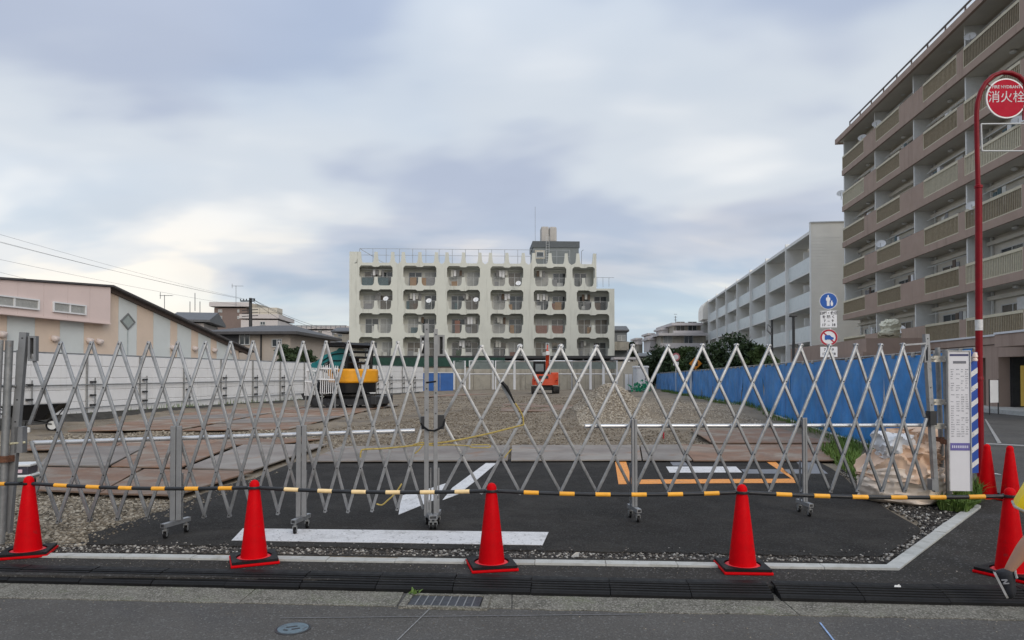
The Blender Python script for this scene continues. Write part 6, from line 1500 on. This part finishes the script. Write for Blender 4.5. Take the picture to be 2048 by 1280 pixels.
# white slatted barriers leaning near the digger
def barrier(px, Y, wpx, py0, py1, tilt, label):
    b = Vector((Xat(px,Y), Y, zg(Y))); t = thing('slatted_barrier', label, 'barrier', b, R(-5)); W_ = wpx/F*Y/2; z1, z0 = Z(py0,Y)-zg(Y), Z(py1,Y)-zg(Y); n = 9
    t.rotation_euler = (0, R(tilt), R(-5))
    for i in range(n):
        x = -W_+2*W_*i/(n-1); mb = MB(); mb.box((x-.014,0,z0),(x+.014,.02,z1)); mb.build('slat', m_white, t)
    for z in (z0+(z1-z0)*.5, z1-.12):
        mb = MB(); mb.box((-W_-.04,-.025,z-.03),(W_+.04,-.003,z+.03)); mb.build('cross_rail', m_white, t)
    for x in (-W_*.8, W_*.8):
        mb = MB(); mb.box((x-.03,.035,0),(x+.03,.07,z1-.1)); mb.build('leg', m_galv, t)
barrier(656, 27.6, 34, 731, 787, 2, 'white slatted barrier standing under the teal boom'); barrier(618, 28.0, 22, 735, 792, 5, 'white slatted barrier left of the teal arm')
# orange digger seen from behind
YO = 52.0; O0 = Vector((Xat(1090,YO), YO, zg(YO))); eo = thing('excavator', 'orange red mini excavator seen from behind with its boom raised', 'excavator', O0, R(90))
ex_save = ex; ex = eo; um = Matrix.Rotation(R(180), 4, 'Z')
for y in (-.78,.78): track(eo, 2.5, .5, .42, y)
mb = MB(); mb.bevbox((-.6,-.58,.25),(.6,.58,.6), .05); mb.build('undercarriage', m_dark, eo)
bodyslab(arcpoly(-.9, 1.0, .95), .62, 1.05, m_or, 'counterweight', .08)
bodyslab(arcpoly(-.6, .92, .90), 1.055, 1.42, m_or, 'engine_cover', .10)
mb = MB(); mb.bevbox((-.55,.42,1.06),(.70,.96,1.55), .05, um); ub_('side_box', mb, m_or)
mb = MB(); mb.bevbox((-.80,-.86,1.42),(.42,.02,2.38), .06, um); ub_('cab', mb, m_black)
mb = MB(); mb.box((.93,-.5,1.10),(.965,.2,1.30), um)
mb.build('grille', m_dark, ex)
mb = MB(); mb.box((.985,-.62,.78),(1.005,-.42,.88), um); mb.build('number_plate', m_swhite, ex)
mb = MB(); mb.bevbox((.70,.50,1.12),(.715,.88,1.48), .005, um); mb.build('hatch', m_or, ex)
mb = MB(); mb.tube([um @ Vector((.1,.3,1.42)), um @ Vector((.1,.3,1.75))], .045, 8); mb.build('exhaust', m_dark, ex, True)
for y_ in (-.8, .8):
    mb = MB(); mb.bevbox((.90,y_-.06,.92),(.99,y_+.06,.99), .01, um); mb.build('tail_lamp', m_hred, ex)
mb = MB(); mb.bevbox((.423,-.72,1.62),(.44,-.12,2.18), .006, um); ub_('cab_glass', mb, mat('cab_glass', (.12,.15,.16), .15, spec=.8))
tapered('boom', [(1.0,1.0),(1.1,1.7),(.95,2.5),(.4,3.05)], [.26,.32,.30,.2], .24, m_or, -.22)
tapered('arm', [(.4,3.1),(.9,3.5),(1.3,3.0),(1.5,2.2)], [.18,.24,.2,.16], .18, m_or, -.22)
mb = MB(); mb.tube([(.75,-.38,1.5),(.8,-.38,2.9)], .05, 8); mb.tube([(.45,-.3,3.1),(.35,-.3,3.72),(.45,-.12,3.75),(.5,-.1,3.3)], .05, 8); mb.build('hose', m_frame, eo, True)
mb = MB(); mb.bevbox((.3,-.36,2.85),(.5,-.08,3.15), .04); mb.build('boom_lamp', m_swhite, eo)
ex = ex_save
# ================================================================ running child at the right edge
m_skin = mat('skin', (.43,.245,.165), .55, var=.06, sub=.08); m_shoe = mat('shoe_black', (.015,.016,.02), .6, var=.3, scale=30); m_sole = mat('shoe_sole', (.36,.35,.335), .6); m_short = mat('shorts_dark', (.03,.026,.03), .85, var=.3, bump=.4); m_shirt = mat('shirt', (.10,.14,.25), .85, bump=.3); m_hair = mat('hair', (.012,.010,.009), .6, var=.4, scale=40, bump=.6, bscale=120)
YP = 5.03; HEAD = R(-32); SH = -.17
toe = P(2004, 1188, YP); K0 = Vector((toe.x, YP, 0)); per_ = thing('person', 'running child in dark shorts with a yellow covered backpack and black shoes', 'person', K0, HEAD)
def skin_body(name, verts, edges, rad, mt_, root, lv=2):
    me = bpy.data.meshes.new(name); me.from_pydata(verts, edges, []); me.materials.append(mt_)
    o = inst(name, me, per_); md = o.modifiers.new('skin', 'SKIN'); md.use_smooth_shade = True
    for i, sv in enumerate(me.skin_vertices[0].data):
        r = rad[i]; sv.radius = r if isinstance(r, tuple) else (r, r); sv.use_root = (i == root)
    s = o.modifiers.new('sub', 'SUBSURF'); s.levels = lv; s.render_levels = lv; return o
zf = toe.z+.012
ank = Vector((.032,-.06,.236)); knee = Vector((.135,0,.415))
V = [(.46,0,.60),(.47,0,.72),(.52,0,.86),(.55,0,.955),(.575,0,1.01),            # pelvis, waist, chest, neck base, neck
     (.44,-.07,.585), (knee.x,-.07,knee.z), (ank.x+.008,-.06,ank.z), (ank.x-.0,-.06,ank.z-.035),    # trailing leg (near side)
     (.50,.07,.585), (.74,.075,.46), (.66,.075,.17), (.66,.075,.075), (.76,.08,.05),               # leading leg
     (.535,-.13,.925), (.42,-.18,.76), (.54,-.16,.66), (.57,-.155,.635),                          # near arm swung back
     (.56,.13,.925), (.68,.18,.80), (.82,.14,.88), (.845,.135,.895)]
V = [v if i in (6,7,8) else (v[0]+SH, v[1], v[2]) for i, v in enumerate(V)]
E = [(0,1),(1,2),(2,3),(3,4),(0,5),(5,6),(6,7),(7,8),(0,9),(9,10),(10,11),(11,12),(12,13),(3,14),(14,15),(15,16),(16,17),(3,18),(18,19),(19,20),(20,21)]
RD = [(.085,.075),(.08,.068),(.09,.07),(.06,.05),.036, .070,.054,.032,.028, .068,.046,.027,.026,.02, .04,.03,.022,.02, .04,.03,.022,.02]
skin_body('body', V, E, RD, m_skin, 0)
# head
mb = MB(); bm = bmesh.new(); bmesh.ops.create_uvsphere(bm, u_segments=24, v_segments=18, radius=1)
for v in bm.verts:
    x, y, z = v.co; v.co = Vector((x*.088*(1+.06*max(0,x)*(z < 0)), y*.074*(1-.12*(z < -.3)), z*.102))
hd = Vector((.60+SH,0,1.115)); mb.bm(bm, Matrix.Translation(hd)); mb.build('head', m_skin, per_, 'full')
mb = MB(); bm = bmesh.new(); bmesh.ops.create_uvsphere(bm, u_segments=24, v_segments=18, radius=1)
bmesh.ops.delete(bm, geom=[v for v in bm.verts if v.co.z < -.42 or (v.co.x > .45 and v.co.z < .38)], context='VERTS')
for v in bm.verts: v.co = Vector((v.co.x*.096, v.co.y*.082, v.co.z*.109+.004))*(1+random.uniform(-.015,.015))
mb.bm(bm, Matrix.Translation(hd)); mb.build('hair', m_hair, per_, 'full')
mb = MB(); mb.lathe([(0,.018),(.009,.008),(.012,-.006),(0,-.012)], 10, Matrix.Translation(hd+Vector((.088,0,-.008)))); mb.build('nose', m_skin, per_, 'full')
for s in (-1, 1):
    mb = MB(); mb.lathe([(0,.011),(.009,.006),(.009,-.006),(0,-.011)], 10, Matrix.Translation(hd+Vector((.079,s*.03,.006)))); mb.build('eye', m_hair, per_, 'full')
    mb = MB(); mb.lathe([(0,.02),(.010,.012),(.012,-.006),(0,-.02)], 8, Matrix.Translation(hd+Vector((-.004,s*.076,-.004)))); mb.build('ear', m_skin, per_, 'full')
mb = MB(); mb.bevbox((.076,-.02,-.052),(.084,.02,-.044), .003, Matrix.Translation(hd)); mb.build('mouth', mat('lips', (.32,.12,.10), .6), per_)
# hands with separate fingers
def hand(w0, d, up):
    d = Vector(d).normalized(); sd_ = d.cross(Vector(up)).normalized(); w0 = Vector(w0); mb = MB()
    mb.tube([w0, w0+d*.02, w0+d*.045], [.017,.022,.019], 10)
    for k, (off, L_) in enumerate(((-.014,.036),(-.005,.042),(.005,.040),(.014,.032))):
        a = w0+d*.042+sd_*off; c_ = a+d*L_*.5+Vector(up)*(-.004); e = c_+d*L_*.3-Vector(up)*.018; mb.tube([a, c_, e], [.0062,.0058,.0045], 6)
    a = w0+d*.015+sd_*.017; mb.tube([a, a+sd_*.016+d*.014, a+sd_*.018+d*.03-Vector(up)*.006], [.0075,.0068,.005], 6); return mb.build('hand', m_skin, per_, 'full')
hand(V[17], (.5,.1,-.4), (.5,0,.8)); hand(V[21], (.7,-.2,.5), (-.5,0,.8))
# clothing: shirt and shorts shells
skin_body('shirt', [(a+SH, b, c) for a, b, c in [(.46,0,.63),(.47,0,.72),(.52,0,.86),(.55,0,.945),(.535,-.125,.925),(.48,-.16,.84),(.56,.125,.925),(.62,.16,.86)]], [(0,1),(1,2),(2,3),(3,4),(4,5),(3,6),(6,7)], [(.098,.085),(.094,.08),(.104,.082),(.066,.056),.05,.046,.05,.046], m_shirt, 0)
skin_body('shorts', [(.46+SH,0,.645),(.46+SH,0,.58),(.44+SH,-.07,.565),(.175,-.07,.475),(.50+SH,.07,.57),(.63+SH,.075,.51)], [(0,1),(1,2),(2,3),(1,4),(4,5)], [(.094,.08),(.095,.085),.082,.072,.082,.07], m_short, 1)
# shoes: built lying along +x, then turned
def shoe(M):
    def loop(x, w_, h0, h1, n=14): return [(x, w_*math.cos(2*math.pi*k/n), h0+(h1-h0)*(.5+.5*math.sin(2*math.pi*k/n))) for k in range(n)]
    secs = [(-.085,.024,.0,.065),(-.075,.032,0,.092),(-.045,.034,0,.098),(-.01,.033,0,.082),(.03,.035,0,.068),(.07,.037,0,.056),(.095,.028,.002,.040),(.105,.014,.006,.026)]
    mb = MB(); n = 14
    for s_ in secs: mb.v += [tuple(M @ Vector(p_)) for p_ in loop(*s_)]
    for i in range(len(secs)-1):
        for k in range(n): mb.f.append((i*n+k, i*n+(k+1) % n, (i+1)*n+(k+1) % n, (i+1)*n+k))
    mb.f += [tuple(range(n))[::-1], tuple(range((len(secs)-1)*n, len(secs)*n))]; sh_ = mb.build('shoe', m_shoe, per_, 'full')
    ol = [(-.086,-.018),(-.086,.018),(-.070,.031),(-.03,.031),(.03,.034),(.07,.036),(.092,.027),(.101,.010),(.101,-.010),(.092,-.027),(.07,-.036),(.03,-.034),(-.03,-.031),(-.070,-.031)]
    mb = MB(); mb.prism([(a*.97,b) for a, b in ol], -.001, .010, M @ TOP); mb.build('sole', m_sole, sh_)
    mb = MB(); mb.tube([M @ Vector((-.05,-.026,.094)), M @ Vector((-.06,.0,.098)), M @ Vector((-.05,.026,.094)), M @ Vector((-.02,.024,.088)), M @ Vector((-.015,0,.090)), M @ Vector((-.02,-.024,.088)), M @ Vector((-.05,-.026,.094))], .008, 6); mb.build('collar', m_sole, sh_, True)
    mb = MB()
    for a, b in (((-.03,.018),(-.024,.045)),((-.024,.045),(-.006,.018)),((-.006,.018),(0,.045))): mb.beam(M @ Vector((a[0],-.0335,a[1])), M @ Vector((b[0],-.0335,b[1])), .006, .008)
    mb.build('side_letter', mat('shoe_grey', (.30,.30,.31), .6), sh_)
Mt = Matrix.Translation(Vector((-.016,-.06,.128))) @ Matrix.Rotation(R(66), 4, 'Y') @ Matrix.Diagonal((1.05,1.25,1.3,1))
shoe(Mt); shoe(Matrix.Translation((.72+SH,.08,.02)))
skin_body('sock', [(ank.x+.012,-.06,ank.z+.012),(ank.x-.004,-.06,ank.z-.04)], [(0,1)], [.027,.028], m_shoe, 0); skin_body('sock', [(.66+SH,.075,.13),(.66+SH,.075,.06)], [(0,1)], [.030,.030], m_shoe, 0)
# backpack is a thing of its own
bpos = K0 + Matrix.Rotation(HEAD, 3, 'Z') @ Vector((.40+SH,0,.715))
bpk = thing('school_backpack', 'black school backpack with a bright yellow cover on the running child', 'backpack', bpos); bpk.rotation_euler = (0, R(26), HEAD)
mb = MB(); mb.bevbox((-.02,-.12,-.16),(.10,.12,.15), .03); mb.build('case', m_black, bpk)
mb = MB(); mb.bevbox((-.135,-.135,-.105),(.06,.135,.175), .045); mb.build('yellow_cover', mat('cover_yellow', (.85,.62,.02), .45, var=.05), bpk, True)
mb = MB(); mb.bevbox((-.137,-.137,-.098),(.0,.137,-.080), .008); mb.build('reflective_strip', mat('strip_silver', (.33,.33,.30), .4), bpk)
mb = MB(); mb.box((-.095,-.1375,.0),(-.055,-.1355,.05)); mb.build('black_mark', m_black, bpk)
mb = MB(); mb.tube([(.08,-.09,.14),(.17,-.10,.17),(.235,-.10,.08),(.20,-.11,-.04),(.08,-.12,-.12)], .012, 6); mb.build('strap', m_black, bpk, True); mb = MB(); mb.tube([(.08,.09,.14),(.17,.10,.17),(.235,.10,.08),(.20,.11,-.04),(.08,.12,-.12)], .012, 6); mb.build('strap', m_black, bpk, True)
mb = MB()
for k in range(7): mb.add([(-.13+.01*k,-.10,.14+.01*k),(-.18+.012*k,-.12+.01*k,.17+.008*k),(-.12+.012*k,-.10,.18+.01*k)], [(0,1,2)])
mb.build('orange_tassel', mat('tassel', (.75,.2,.05), .6), bpk)
